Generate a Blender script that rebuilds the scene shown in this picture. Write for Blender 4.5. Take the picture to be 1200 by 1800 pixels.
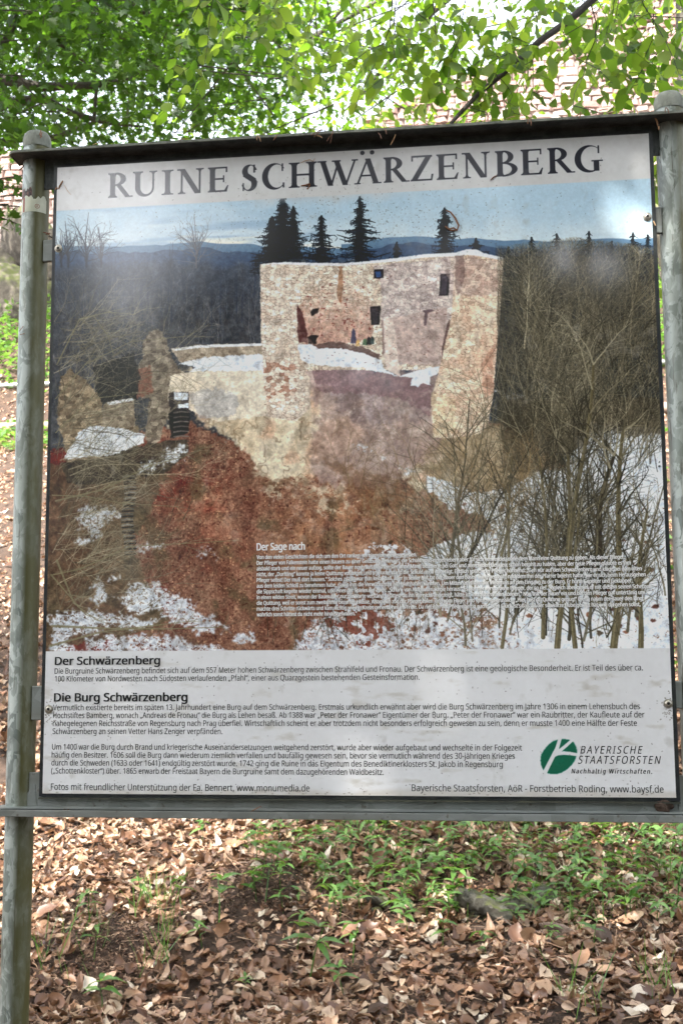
import bpy, math, random
import numpy as np
from mathutils import Vector, Matrix
random.seed(5); RNG = np.random.RandomState(5)
sc = bpy.context.scene
for o in list(bpy.data.objects): bpy.data.objects.remove(o)
# ---------------------------------------------------------------- camera
CAM = np.array([0.28183, -2.46739, 1.55])
RIGHT = np.array([.99286, .11906, -.00703]); DOWN = np.array([-.02169, .12230, -.99226]); FWD = np.array([-.11728, .98533, .12401])
FOC = 2060.25
cam_data = bpy.data.cameras.new('camera'); cam = bpy.data.objects.new('camera', cam_data); sc.collection.objects.link(cam)
U = -DOWN; B = -FWD
cam.matrix_world = Matrix(((RIGHT[0], U[0], B[0], CAM[0]), (RIGHT[1], U[1], B[1], CAM[1]), (RIGHT[2], U[2], B[2], CAM[2]), (0, 0, 0, 1)))
cam_data.sensor_fit = 'HORIZONTAL'; cam_data.sensor_width = 24.0; cam_data.lens = FOC/1200*24.0
cam_data.clip_start = .05; cam_data.clip_end = 2000
cam_data.dof.use_dof = True; cam_data.dof.focus_distance = 2.6; cam_data.dof.aperture_fstop = 11.0
sc.camera = cam
# ---------------------------------------------------------------- sky, sun, exposure
SUN_EL, SUN_FROM = math.radians(52), math.radians(205)          # compass bearing the light comes from (0 = +y, clockwise)
sdir = Vector((math.sin(SUN_FROM)*math.cos(SUN_EL), math.cos(SUN_FROM)*math.cos(SUN_EL), math.sin(SUN_EL)))
world = bpy.data.worlds.new('World'); sc.world = world; world.use_nodes = True
wn = world.node_tree.nodes; wl = world.node_tree.links
sky = wn.new('ShaderNodeTexSky'); sky.sky_type = 'NISHITA'; sky.sun_disc = False
sky.sun_elevation = SUN_EL; sky.sun_rotation = SUN_FROM; sky.dust_density = 3.0; sky.air_density = 1.0
hs = wn.new('ShaderNodeHueSaturation'); hs.inputs['Saturation'].default_value = .35; hs.inputs['Value'].default_value = 1.15      # thin bright veil of high cloud
wl.new(sky.outputs[0], hs.inputs['Color']); wl.new(hs.outputs[0], wn['Background'].inputs[0]); wn['Background'].inputs[1].default_value = .15
sun = bpy.data.lights.new('sun', 'SUN'); sun.energy = 3.8; sun.angle = math.radians(.5); sun.color = (1, .95, .87)
so = bpy.data.objects.new('sun', sun); sc.collection.objects.link(so); so.rotation_euler = sdir.to_track_quat('Z', 'Y').to_euler()
sc.view_settings.view_transform = 'Standard'; sc.view_settings.look = 'None'; sc.view_settings.gamma = 1; sc.view_settings.use_curve_mapping = False
sc.view_settings.exposure = 2.42
sc.cycles.max_bounces = 8; sc.cycles.diffuse_bounces = 4; sc.cycles.transmission_bounces = 6; sc.cycles.glossy_bounces = 3
# ---------------------------------------------------------------- helpers
def ray(X, Y):
    d = RIGHT*((X-600)/FOC)+DOWN*((Y-900)/FOC)+FWD
    return d/math.hypot(d[0], d[1])                              # unit length along the ground
def at(X, Y, dist): return CAM+ray(X, Y)*dist
def on_plane(X, Y, yy):
    d = ray(X, Y); t = (yy-CAM[1])/d[1]; return CAM+d*t
def link(o, parent=None):
    sc.collection.objects.link(o)
    if parent is not None: o.parent = parent
    return o
def props(o, label=None, category=None, group=None, kind=None):
    for k, v in (('label', label), ('category', category), ('group', group), ('kind', kind)):
        if v: o[k] = v
    return o
def empty(name, loc, label=None, category=None, group=None):
    o = bpy.data.objects.new(name, None); o.empty_display_size = .1; link(o); o.location = loc; return props(o, label, category, group)
def mesh_np(name, V, F, mat, smooth=False, col=None):
    """V (n,3); F: array (m,3) or (m,4), or list of lists; col per vertex value"""
    me = bpy.data.meshes.new(name)
    if isinstance(F, np.ndarray):
        n, k = F.shape
        me.vertices.add(len(V)); me.vertices.foreach_set('co', np.asarray(V, np.float32).ravel())
        me.loops.add(n*k); me.loops.foreach_set('vertex_index', F.astype(np.int32).ravel())
        me.polygons.add(n); me.polygons.foreach_set('loop_start', np.arange(0, n*k, k, dtype=np.int32)); me.polygons.foreach_set('loop_total', np.full(n, k, np.int32))
        me.update(calc_edges=True)
    else:
        me.from_pydata([tuple(v) for v in V], [], F); me.update()
    if smooth: me.polygons.foreach_set('use_smooth', np.ones(len(me.polygons), bool))
    if col is not None:
        a = me.attributes.new('tint', 'FLOAT', 'POINT'); a.data.foreach_set('value', np.asarray(col, np.float32))
    if mat is not None: me.materials.append(mat)
    return me
def add(name, me, parent=None, **kw):
    o = bpy.data.objects.new(name, me); link(o, parent); return props(o, **kw)
class MB:
    def __init__(s): s.v = []; s.f = []; s.c = []
    def put(s, V, F, tint=0.):
        b = len(s.v); s.v += [tuple(map(float, p)) for p in V]; s.f += [[i+b for i in f] for f in F]; s.c += [tint]*len(V); return s
    def box(s, x0, y0, z0, x1, y1, z1, tint=0.):
        return s.put([(x0, y0, z0), (x1, y0, z0), (x1, y1, z0), (x0, y1, z0), (x0, y0, z1), (x1, y0, z1), (x1, y1, z1), (x0, y1, z1)],
                     [(0, 3, 2, 1), (4, 5, 6, 7), (0, 1, 5, 4), (1, 2, 6, 5), (2, 3, 7, 6), (3, 0, 4, 7)], tint)
    def tube(s, pts, rad, n=8, tint=0., cap=True):
        pts = [Vector(p) for p in pts]; rings = []; up = Vector((0, 0, 1)); V = []; F = []
        t0 = (pts[1]-pts[0]).normalized(); a = t0.cross(up)
        if a.length < .05: a = t0.cross(Vector((1, 0, 0)))
        a.normalize()
        for i, p in enumerate(pts):
            t = ((pts[min(i+1, len(pts)-1)]-pts[max(i-1, 0)])).normalized()
            a = (a-t*a.dot(t)).normalized(); b = t.cross(a)
            r = rad[i] if hasattr(rad, '__len__') else rad
            V += [p+(a*math.cos(q)+b*math.sin(q))*r for q in [2*math.pi*k/n for k in range(n)]]
        for i in range(len(pts)-1):
            for k in range(n): F.append((i*n+k, i*n+(k+1) % n, (i+1)*n+(k+1) % n, (i+1)*n+k))
        if cap: F += [tuple(range(n))[::-1], tuple((len(pts)-1)*n+k for k in range(n))]
        return s.put(V, F, tint)
    def lathe(s, c, prof, n=24, axis='z', tint=0.):
        V = []; F = []
        for r, h in prof:
            for k in range(n):
                a = 2*math.pi*k/n; x, y = r*math.cos(a), r*math.sin(a)
                V.append((c[0]+x, c[1]+y, c[2]+h) if axis == 'z' else (c[0]+x, c[1]-h, c[2]+y))
        m = len(prof)
        for i in range(m-1):
            for k in range(n):
                q = (i*n+k, i*n+(k+1) % n, (i+1)*n+(k+1) % n, (i+1)*n+k); F.append(q if axis == 'z' else q[::-1])
        F.append(tuple((m-1)*n+k for k in range(n)) if axis == 'z' else tuple((m-1)*n+k for k in range(n))[::-1])
        return s.put(V, F, tint)
    def mesh(s, name, mat, smooth=False): return mesh_np(name, s.v, s.f, mat, smooth, s.c)
def autosmooth(me, deg=40):
    me.polygons.foreach_set('use_smooth', np.ones(len(me.polygons), bool)); me.set_sharp_from_angle(angle=math.radians(deg)); return me
# ---------------------------------------------------------------- materials
class M:
    def __init__(s, name):
        s.m = bpy.data.materials.new(name); s.m.use_nodes = True; s.t = s.m.node_tree; s.n = s.t.nodes; s.b = s.n['Principled BSDF']; s.out = s.n['Material Output']
        s.tc = s.n.new('ShaderNodeTexCoord')
    def set(s, **k):
        for a, v in k.items():
            key = a.replace('_', ' '); key = {'Specular IOR Level': 'Specular IOR Level'}.get(key, key)
            s.b.inputs[key].default_value = v
        return s
    def noise(s, scale, detail=4, rough=.6, coord='Object', stretch=None, dist=0., w=None):
        n = s.n.new('ShaderNodeTexNoise'); n.inputs['Scale'].default_value = scale; n.inputs['Detail'].default_value = detail; n.inputs['Roughness'].default_value = rough; n.inputs['Distortion'].default_value = dist
        src = s.tc.outputs[coord]
        if stretch:
            mp = s.n.new('ShaderNodeMapping'); mp.inputs['Scale'].default_value = stretch; s.t.links.new(src, mp.inputs[0]); src = mp.outputs[0]
        s.t.links.new(src, n.inputs['Vector']); return n.outputs['Fac']
    def voro(s, scale, out='Color', stretch=None, feature='F1'):
        n = s.n.new('ShaderNodeTexVoronoi'); n.feature = feature; n.inputs['Scale'].default_value = scale; src = s.tc.outputs['Object']
        if stretch:
            mp = s.n.new('ShaderNodeMapping'); mp.inputs['Scale'].default_value = stretch; s.t.links.new(src, mp.inputs[0]); src = mp.outputs[0]
        s.t.links.new(src, n.inputs['Vector']); return n.outputs[out]
    def ramp(s, fac, stops, interp='LINEAR'):
        n = s.n.new('ShaderNodeValToRGB'); n.color_ramp.interpolation = interp; e = n.color_ramp.elements
        while len(e) < len(stops): e.new(.5)
        for k, (p, c) in zip(e, stops):
            k.position = p; k.color = (c, c, c, 1) if not hasattr(c, '__len__') else tuple(c)+(1,)
        s.t.links.new(fac, n.inputs[0]); return n.outputs[0]
    def attr(s, name='tint'):
        n = s.n.new('ShaderNodeAttribute'); n.attribute_name = name; return n.outputs['Fac']
    def objrand(s):
        return s.n.new('ShaderNodeObjectInfo').outputs['Random']
    def mix(s, fac, a, b, mode='MIX'):
        n = s.n.new('ShaderNodeMix'); n.data_type = 'RGBA'; n.blend_type = mode
        for sock, v in ((n.inputs[0], fac), (n.inputs[6], a), (n.inputs[7], b)):
            if hasattr(v, 'is_linked'): s.t.links.new(v, sock)
            elif hasattr(v, '__len__'): sock.default_value = tuple(v)+(1,)
            else: sock.default_value = v
        return n.outputs[2]
    def math(s, op, a, b=0.):
        n = s.n.new('ShaderNodeMath'); n.operation = op
        for sock, v in ((n.inputs[0], a), (n.inputs[1], b)):
            if hasattr(v, 'is_linked'): s.t.links.new(v, sock)
            else: sock.default_value = v
        return n.outputs[0]
    def col(s, v):
        if hasattr(v, 'is_linked'): s.t.links.new(v, s.b.inputs['Base Color'])
        else: s.b.inputs['Base Color'].default_value = tuple(v)+(1,)
        return s
    def inp(s, name, v): s.t.links.new(v, s.b.inputs[name]); return s
    def bump(s, h, strength=.3, dist=.01):
        n = s.n.new('ShaderNodeBump'); n.inputs['Strength'].default_value = strength; n.inputs['Distance'].default_value = dist
        s.t.links.new(h, n.inputs['Height']); s.t.links.new(n.outputs[0], s.b.inputs['Normal']); return s
    def leafy(s, color, trans, amount=.5):
        """diffuse + light coming through the blade"""
        tr = s.n.new('ShaderNodeBsdfTranslucent'); mx = s.n.new('ShaderNodeMixShader'); mx.inputs[0].default_value = amount
        s.col(color)
        if hasattr(trans, 'is_linked'): s.t.links.new(trans, tr.inputs[0])
        else: tr.inputs[0].default_value = tuple(trans)+(1,)
        s.t.links.new(s.b.outputs[0], mx.inputs[1]); s.t.links.new(tr.outputs[0], mx.inputs[2]); s.t.links.new(mx.outputs[0], s.out.inputs[0]); return s
def leaf_mat(name, c0, c1, t0, t1, amount=.5, rough=.45, obj=False):
    m = M(name); f = m.objrand() if obj else m.attr()
    return m.leafy(m.ramp(f, [(0, c0), (1, c1)]), m.ramp(f, [(0, t0), (1, t1)]), amount).set(Roughness=rough).m
MAT = {}
m = M('galvanised_tube')
sp = m.ramp(m.voro(62, 'Color', (1, 1, .6)), [(.2, (.14, .165, .15)), (.8, (.31, .345, .32))])
sp = m.mix(m.ramp(m.noise(34, 3, .6, stretch=(1, 1, .6), dist=1.), [(.50, 0.), (.55, .75)]), sp, (.44, .48, .455))
sp = m.mix(m.ramp(m.noise(20, 3, .6, stretch=(1, 1, .3), dist=.8), [(.56, 0.), (.64, .7)]), sp, (.095, .11, .098))
sp = m.mix(m.ramp(m.noise(5, 6, .7, stretch=(1, 1, .25)), [(.45, 0.), (.7, .7)]), sp, (.20, .22, .17))
sp = m.mix(m.ramp(m.noise(110, 3, .6, stretch=(1, 1, .07)), [(.60, 0.), (.68, .75)]), sp, (.07, .06, .04))
sp = m.mix(m.ramp(m.noise(11, 4, .7, stretch=(1, 1, .2)), [(.60, 0.), (.74, .6)]), sp, (.16, .09, .045))
sepn = m.n.new('ShaderNodeSeparateXYZ'); m.t.links.new(m.tc.outputs['Normal'], sepn.inputs[0])
alg = m.math('MULTIPLY', m.ramp(sepn.outputs[0], [(-.0, 0.), (.38, 1.)]), m.ramp(m.noise(7, 5, .7, stretch=(1, 1, .4)), [(.3, .5), (.55, 1.)]))
sp = m.mix(alg, sp, (.075, .072, .022))
m.col(sp).set(Roughness=.5, Metallic=.25).bump(m.noise(60, 3), .12, .004); MAT['tube'] = m.m
m = M('galvanised_rail')
sp = m.ramp(m.voro(26, 'Color'), [(0, (.15, .165, .155)), (1, (.25, .27, .26))])
sp = m.mix(m.ramp(m.noise(6, 6, .7, stretch=(.4, 1, 2)), [(.45, 0.), (.7, .8)]), sp, (.15, .145, .12))
sp = m.mix(m.ramp(m.noise(60, 3, .6), [(.62, 0.), (.7, .8)]), sp, (.09, .08, .06))
m.col(sp).set(Roughness=.48, Metallic=.25).bump(m.noise(50, 4), .15, .004); MAT['rail'] = m.m
m = M('shade_dark_top_rail')  # the underside's shade is put into one dark colour for the whole rail
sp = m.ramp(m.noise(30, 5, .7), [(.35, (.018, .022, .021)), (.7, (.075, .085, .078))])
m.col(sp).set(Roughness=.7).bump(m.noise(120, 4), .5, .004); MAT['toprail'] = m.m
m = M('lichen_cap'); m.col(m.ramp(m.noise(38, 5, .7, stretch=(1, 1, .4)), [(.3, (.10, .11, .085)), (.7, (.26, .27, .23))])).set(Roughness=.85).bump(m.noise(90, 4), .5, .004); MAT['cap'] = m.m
m = M('black_edge'); m.col(m.ramp(m.noise(40, 4), [(.4, (.012, .014, .018)), (.75, (.04, .045, .04))])).set(Roughness=.35); MAT['black'] = m.m
m = M('green_dirty_edge'); m.col(m.ramp(m.noise(60, 4, .7, stretch=(.5, 1, 1)), [(.4, (.02, .022, .016)), (.7, (.07, .07, .045))])).set(Roughness=.8); MAT['ledge'] = m.m
m = M('ink_black'); m.col((.012, .013, .016)).set(Roughness=.4, Specular_IOR_Level=.3); m.b.inputs['Coat Weight'].default_value = .6; m.b.inputs['Coat Roughness'].default_value = .12; MAT['ink'] = m.m
m = M('ink_brown'); m.col((.05, .04, .035)).set(Roughness=.5, Specular_IOR_Level=.3); MAT['inkb'] = m.m
m = M('ink_white'); m.col((.85, .85, .84)).set(Roughness=.35); m.b.inputs['Coat Weight'].default_value = .6; m.b.inputs['Coat Roughness'].default_value = .12; MAT['inkw'] = m.m
m = M('screw_steel'); m.col((.45, .42, .36)).set(Roughness=.35, Metallic=.9); MAT['screw'] = m.m
m = M('socket_dark'); m.col((.02, .018, .015)).set(Roughness=.7); MAT['dark'] = m.m
m = M('sticker_paper'); m.col(m.ramp(m.noise(30, 3), [(.3, (.42, .44, .33)), (.7, (.55, .56, .44))])).set(Roughness=.6); MAT['sticker'] = m.m
m = M('sticker_red'); m.col((.25, .07, .04)).set(Roughness=.6); MAT['stred'] = m.m
m = M('sticker_residue'); m.col(m.ramp(m.noise(120, 4), [(.4, (.05, .035, .035)), (.65, (.20, .10, .07))])).set(Roughness=.7); MAT['residue'] = m.m
m = M('bark'); m.col(m.ramp(m.noise(9, 6, .7, stretch=(1, 1, .3)), [(.3, (.035, .03, .024)), (.7, (.12, .105, .085))])).set(Roughness=.9).bump(m.noise(30, 5), .6, .02); MAT['bark'] = m.m
m = M('twig_bark'); m.col(m.ramp(m.noise(60, 3), [(.3, (.014, .011, .010)), (.7, (.04, .03, .027))])).set(Roughness=.8); MAT['twig'] = m.m
MAT['beech'] = leaf_mat('beech_leaf', (.045, .10, .018), (.10, .17, .035), (.12, .27, .015), (.46, .64, .06), .62)
MAT['mid'] = leaf_mat('beech_leaf_far', (.045, .10, .015), (.10, .17, .03), (.20, .42, .02), (.42, .62, .055), .62)
MAT['maple'] = leaf_mat('maple_leaf', (.022, .06, .012), (.055, .11, .022), (.05, .14, .008), (.16, .34, .022), .46)
MAT['canopy'] = leaf_mat('canopy_leaf', (.03, .07, .015), (.06, .11, .02), (.08, .18, .03), (.15, .27, .04), .4)
MAT['rear'] = leaf_mat('rear_leaf', (.018, .04, .01), (.035, .065, .015), (.02, .05, .01), (.05, .09, .02), .3)  # coloured darker than the canopy leaf to dim the board's reflections
MAT['herb'] = leaf_mat('herb_leaf', (.05, .125, .022), (.14, .25, .07), (.13, .31, .03), (.30, .50, .07), .35, .3)
MAT['herbo'] = leaf_mat('herb_leaf_single', (.05, .125, .022), (.14, .25, .07), (.13, .31, .03), (.30, .50, .07), .35, .3, obj=True)
def litter_mat(name, obj):
    m = M(name); f = m.objrand() if obj else m.attr()
    c = m.ramp(f, [(0, (.035, .014, .008)), (.25, (.13, .060, .033)), (.5, (.27, .150, .088)), (.75, (.42, .275, .18)), (.9, (.56, .43, .31)), (1, (.72, .64, .53))])
    c = m.mix(m.ramp(m.noise(40, 4, .7), [(.4, 0.), (.75, .55)]), c, (.13, .065, .035)); tr = m.mix(.5, c, (.4, .22, .1))
    return m.leafy(c, tr, .15).set(Roughness=.42).m
MAT['litter'] = litter_mat('fallen_leaf_litter', False); MAT['fallen'] = litter_mat('fallen_leaf_single', True)
m = M('crumbs'); m.col(m.ramp(m.attr(), [(0, (.035, .018, .010)), (.5, (.13, .065, .038)), (1, (.36, .24, .16))])).set(Roughness=.8); MAT['crumb'] = m.m
m = M('forest_soil'); m.col(m.ramp(m.noise(6, 8, .75), [(.3, (.022, .013, .009)), (.55, (.065, .038, .024)), (.8, (.15, .09, .06))])).set(Roughness=.95).bump(m.noise(40, 6, .75), .8, .03); MAT['soil'] = m.m
m = M('needle'); m.col(m.ramp(m.objrand(), [(0, (.10, .035, .015)), (.5, (.26, .11, .045)), (1, (.5, .33, .17))])).set(Roughness=.6); MAT['needle'] = m.m
m = M('mossy_rock')
r_ = m.ramp(m.noise(7, 7, .7), [(.3, (.03, .025, .02)), (.5, (.085, .072, .055)), (.75, (.19, .165, .135))])
sz = m.n.new('ShaderNodeSeparateXYZ'); gm = m.n.new('ShaderNodeNewGeometry'); m.t.links.new(gm.outputs['Normal'], sz.inputs[0])
ms = m.math('MULTIPLY', m.ramp(sz.outputs[2], [(.0, 0.), (.6, 1.)]), m.ramp(m.noise(9, 5, .7), [(.4, 0.), (.55, 1.)]))
m.col(m.mix(ms, r_, (.085, .10, .022))).set(Roughness=.92).bump(m.noise(26, 7, .75), .7, .03); MAT['rock'] = m.m
m = M('mossy_stone')
r_ = m.ramp(m.noise(16, 7, .7), [(.3, (.03, .029, .022)), (.5, (.085, .08, .062)), (.75, (.18, .17, .14))])
sz = m.n.new('ShaderNodeSeparateXYZ'); gm = m.n.new('ShaderNodeNewGeometry'); m.t.links.new(gm.outputs['Normal'], sz.inputs[0])
ms = m.math('MULTIPLY', m.ramp(sz.outputs[2], [(.1, 0.), (.7, 1.)]), m.ramp(m.noise(22, 5, .7), [(.42, 0.), (.55, 1.)]))
m.col(m.mix(ms, r_, (.075, .085, .02))).set(Roughness=.92).bump(m.noise(60, 7, .75), .9, .02); MAT['rockg'] = m.m
m = M('rubble_stone'); c = m.ramp(m.attr(), [(0, (.20, .12, .10)), (.3, (.31, .21, .18)), (.7, (.37, .285, .25)), (1, (.45, .39, .355))]); m.col(m.mix(m.ramp(m.noise(5, 6, .7), [(.35, 0.), (.75, .6)]), c, (.22, .16, .14))).set(Roughness=.9).bump(m.noise(20, 5), .6, .02); MAT['stone'] = m.m
m = M('rubble_stone_single'); c = m.ramp(m.objrand(), [(0, (.20, .12, .10)), (.3, (.31, .21, .18)), (.7, (.37, .285, .25)), (1, (.45, .39, .355))]); m.col(m.mix(m.ramp(m.noise(5, 6, .7), [(.35, 0.), (.75, .6)]), c, (.22, .16, .14))).set(Roughness=.9).bump(m.noise(20, 5), .6, .02); MAT['stone1'] = m.m
m = M('lime_mortar'); m.col(m.ramp(m.noise(4, 6, .7), [(.3, (.27, .205, .18)), (.7, (.36, .295, .265))])).set(Roughness=.95).bump(m.noise(25, 5), .6, .03); MAT['mortar'] = m.m
m = M('rail_paint'); m.col((.45, .46, .46)).set(Roughness=.4, Metallic=.5); MAT['hand'] = m.m
m = M('grey_log'); m.col(m.ramp(m.noise(8, 5, .7, stretch=(.2, 1, 1)), [(.3, (.12, .08, .06)), (.7, (.34, .26, .21))])).set(Roughness=.9).bump(m.noise(30, 4), .5, .02); MAT['log'] = m.m
# ---------------------------------------------------------------- printed artwork (painted with numpy)
HOM = None
def homography(src, dst):
    A = []
    for (x, y), (u, v) in zip(src, dst):
        A.append([x, y, 1, 0, 0, 0, -u*x, -u*y, -u]); A.append([0, 0, 0, x, y, 1, -v*x, -v*y, -v])
    return np.linalg.svd(np.array(A, float))[2][-1].reshape(3, 3)
CORN = [(101, 294), (1139.5, 233.5), (1188, 1402.5), (74.5, 1395)]
PW, PH = 1.32, 1.4016
H_P2F = homography([(0, 0), (PW, 0), (PW, PH), (0, PH)], CORN)      # panel metres (x right, y down) -> photo px
H_F2P = np.linalg.inv(H_P2F)
def f2p(x, y):
    x = np.asarray(x, float); y = np.asarray(y, float)
    q = H_F2P @ np.stack([x.ravel(), y.ravel(), np.ones(x.size)])
    return (q[0]/q[2]).reshape(x.shape), (q[1]/q[2]).reshape(x.shape)

def paint_poster(CW=1400):
    CH = int(round(CW*PH/PW)); S = CW/PW
    rs = np.random.RandomState(11)
    u, v = np.meshgrid((np.arange(CW)+.5)/S, (np.arange(CH)+.5)/S)
    q = H_P2F @ np.stack([u.ravel(), v.ravel(), np.ones(u.size)])
    X = (q[0]/q[2]).reshape(u.shape).astype(np.float32); Y = (q[1]/q[2]).reshape(u.shape).astype(np.float32)
    img = np.zeros((CH, CW, 3), np.float32)
    SC = S*PW/1075.
    def fbm(sx, sy, seed, octv=4, g=.55):
        t = np.zeros((CH, CW), np.float32); a = 1.; n = 0.
        for k in range(octv):
            cx_, cy_ = max(1.5, sx*SC/2**k), max(1.5, sy*SC/2**k)
            r = np.random.RandomState(seed+k*31).rand(int(CH/cy_)+3, int(CW/cx_)+3).astype(np.float32)
            y = np.arange(CH)/cy_; yi = y.astype(int); fy = (y-yi); fy = (fy*fy*(3-2*fy)).astype(np.float32)[:, None]
            x = np.arange(CW)/cx_; xi = x.astype(int); fx = (x-xi); fx = (fx*fx*(3-2*fx)).astype(np.float32)[None]
            A = r[yi]*(1-fy)+r[yi+1]*fy
            t += a*(A[:, xi]*(1-fx)+A[:, xi+1]*fx); n += a; a *= g
        return (t/n-.5)*2
    n1 = fbm(30, 30, 1, 5); n2 = fbm(30, 30, 2, 5); n3 = fbm(7, 7, 3, 3); n4 = fbm(7, 7, 4, 3); fine = fbm(2.6, 2.6, 5, 2, g=.8); big = fbm(120, 120, 6, 4); hf1 = fbm(3, 3, 8, 2, g=.9); hf2 = fbm(3, 3, 9, 2, g=.9)
    def c(*a): return np.array(a, np.float32)/255
    def sm(a, b, x): t = np.clip((x-a)/(b-a), 0, 1); return t*t*(3-2*t)
    def poly(pts, w=0., w2=0., soft=1):
        P = np.array(pts, float); x0, y0 = P.min(0)-w-w2-3; x1, y1 = P.max(0)+w+w2+3
        cu, cv = f2p([x0, x1, x0, x1], [y0, y0, y1, y1])
        a0 = max(0, int(cu.min()*S)-2); a1 = min(CW, int(cu.max()*S)+3); b0 = max(0, int(cv.min()*S)-2); b1 = min(CH, int(cv.max()*S)+3)
        m = np.zeros((CH, CW), bool)
        if a1 <= a0 or b1 <= b0: return m.astype(np.float32)
        sl = (slice(b0, b1), slice(a0, a1))
        xx = X[sl]+w*n1[sl]+w2*n3[sl]; yy = Y[sl]+w*n2[sl]+w2*n4[sl]
        if w2: xx = xx+w2*.45*hf1[sl]; yy = yy+w2*.45*hf2[sl]
        ins = np.zeros(xx.shape, bool)
        for i in range(len(P)):
            (xa, ya), (xb, yb) = P[i], P[i-1]
            if ya == yb: continue
            ins ^= ((yy > ya) != (yy > yb)) & (xx < (xb-xa)*(yy-ya)/(yb-ya)+xa)
        f = ins.astype(np.float32)
        for _ in range(soft):
            f[1:-1] = (f[:-2]+2*f[1:-1]+f[2:])/4; f[:, 1:-1] = (f[:, :-2]+2*f[:, 1:-1]+f[:, 2:])/4
        m = np.zeros((CH, CW), np.float32); m[sl] = f
        return m
    def lay(m, col, a=1.0):
        r = np.flatnonzero(m.any(1)); k = np.flatnonzero(m.any(0))
        if not len(r): return
        sl = (slice(r[0], r[-1]+1), slice(k[0], k[-1]+1)); m = (m[sl]*a)[..., None]
        img[sl] = img[sl]*(1-m)+(col[sl] if col.ndim == 3 else col)*m
    def mixc(a, b, t): t = np.clip(t, 0, 1)[..., None]; return a*(1-t)+b*t
    def stroke(pts, w0, w1, col, al=1.):
        px, py = f2p([p[0] for p in pts], [p[1] for p in pts]); px = px*S; py = py*S
        n = len(pts)-1
        for i in range(n):
            ax, ay, bx, by = px[i], py[i], px[i+1], py[i+1]
            wa = (w0+(w1-w0)*i/n)*1.25; wb = (w0+(w1-w0)*(i+1)/n)*1.25; wm = max(wa, wb)/2+1.5
            x0 = int(max(0, min(ax, bx)-wm)); x1 = int(min(CW, max(ax, bx)+wm+1)); y0 = int(max(0, min(ay, by)-wm)); y1 = int(min(CH, max(ay, by)+wm+1))
            if x1 <= x0 or y1 <= y0: continue
            gx, gy = np.meshgrid(np.arange(x0, x1)+.5, np.arange(y0, y1)+.5)
            dx, dy = bx-ax, by-ay; L = dx*dx+dy*dy+1e-9
            t = np.clip(((gx-ax)*dx+(gy-ay)*dy)/L, 0, 1)
            d = np.hypot(gx-ax-t*dx, gy-ay-t*dy)-(wa+(wb-wa)*t)/2
            m = (np.clip(.5-d, 0, 1)*al)[..., None]*min(1, (wa+wb)/2+.2)
            img[y0:y1, x0:x1] = img[y0:y1, x0:x1]*(1-m)+col*m
    def twig(x, y, ang, L, w, col, al=.8, depth=2, curl=.25, up=0., clip=None, step=7.):
        pts = [(x, y)]; n = max(3, int(L/step)); kids = []
        for i in range(n):
            ang += rs.normal(0, curl)*.35+up*np.sin(-math.pi/2-ang)*.1
            x += math.cos(ang)*L/n; y += math.sin(ang)*L/n
            if clip and not clip(x, y): break
            pts.append((x, y))
            if depth > 0 and rs.rand() < .45: kids.append((x, y, ang+rs.choice([-1, 1])*rs.uniform(.35, .9), L*rs.uniform(.3, .6)*(1-.5*i/n), w*.55*(1-.5*i/n)))
        if len(pts) > 1: stroke(pts, w, max(.5, w*.3), col*rs.uniform(.8, 1.2), al)
        for k in kids: twig(*k, col, al*.9, depth-1, curl, up, clip, step)
    def masonry(cw, ch, seed, jit=1.5):
        """rubble: cells round jittered points, wider than high"""
        r0, r1 = int(f2p(600, 425)[1]*S), int(f2p(600, 860)[1]*S)
        xx = ((X[r0:r1]+1.6*n3[r0:r1])/cw).astype(np.float32); yy = ((Y[r0:r1]+1.6*n4[r0:r1])/ch).astype(np.float32)
        R_ = np.random.RandomState(seed); jx = (R_.rand(128, 256)*.9).astype(np.float32); jy = (R_.rand(128, 256)*.62+.15).astype(np.float32); vv = R_.rand(128, 256).astype(np.float32)
        ix = np.floor(xx).astype(np.int32); iy = np.floor(yy).astype(np.int32); f1 = np.full(xx.shape, 9, np.float32); f2 = f1.copy(); va = np.zeros_like(f1)
        for dy in (-1, 0, 1):
            for dx in (-1, 0, 1):
                cx_, cy_ = ix+dx, iy+dy; k = (cy_ & 127, cx_ & 255); d = np.abs(xx-cx_-jx[k])**1.6+np.abs(yy-cy_-jy[k])**1.6
                nw = d < f1; f2 = np.where(nw, f1, np.minimum(f2, d)); va = np.where(nw, vv[k], va); f1 = np.where(nw, d, f1)
        V_ = np.full((CH, CW), .5, np.float32); E_ = np.zeros((CH, CW), np.float32); V_[r0:r1] = va; E_[r0:r1] = 1-sm(.02, .22, f2-f1)
        return V_, E_

    # --- sky, hills, dark woods
    sky = mixc(c(164, 188, 202), c(196, 208, 212), sm(350, 450, Y)+n1*.35)
    sky = mixc(sky, c(138, 164, 186), sm(.05, .5, fbm(200, 26, 40, 4))*.7*(X < 560)+.2*sm(.1, .5, fbm(200, 30, 41, 4)))
    sky = mixc(sky, c(222, 220, 205), sm(.1, .45, fbm(160, 18, 44, 4))*sm(400, 430, Y))
    img[:] = sky
    hy = 428+fbm(90, 90, 50, 4)*9+4*np.sin(X/70)-8*(X > 600)
    hill = mixc(c(100, 128, 152), c(70, 92, 120), sm(0, 40, Y-hy)+.3*n3)
    lay(sm(-1, 1, Y-hy), hill); h2 = hy+12+fbm(40, 40, 51, 3)*8; lay(sm(-1, 1, Y-h2)*.8, mixc(c(70, 90, 118), c(48, 62, 86), n3*.5+.5))
    wy = 462+fbm(40, 40, 60, 4)*14-(X > 870)*25
    wood = mixc(c(46, 56, 72), c(84, 88, 96), .5+.5*fbm(16, 40, 61, 4)+.2*fine)
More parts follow.
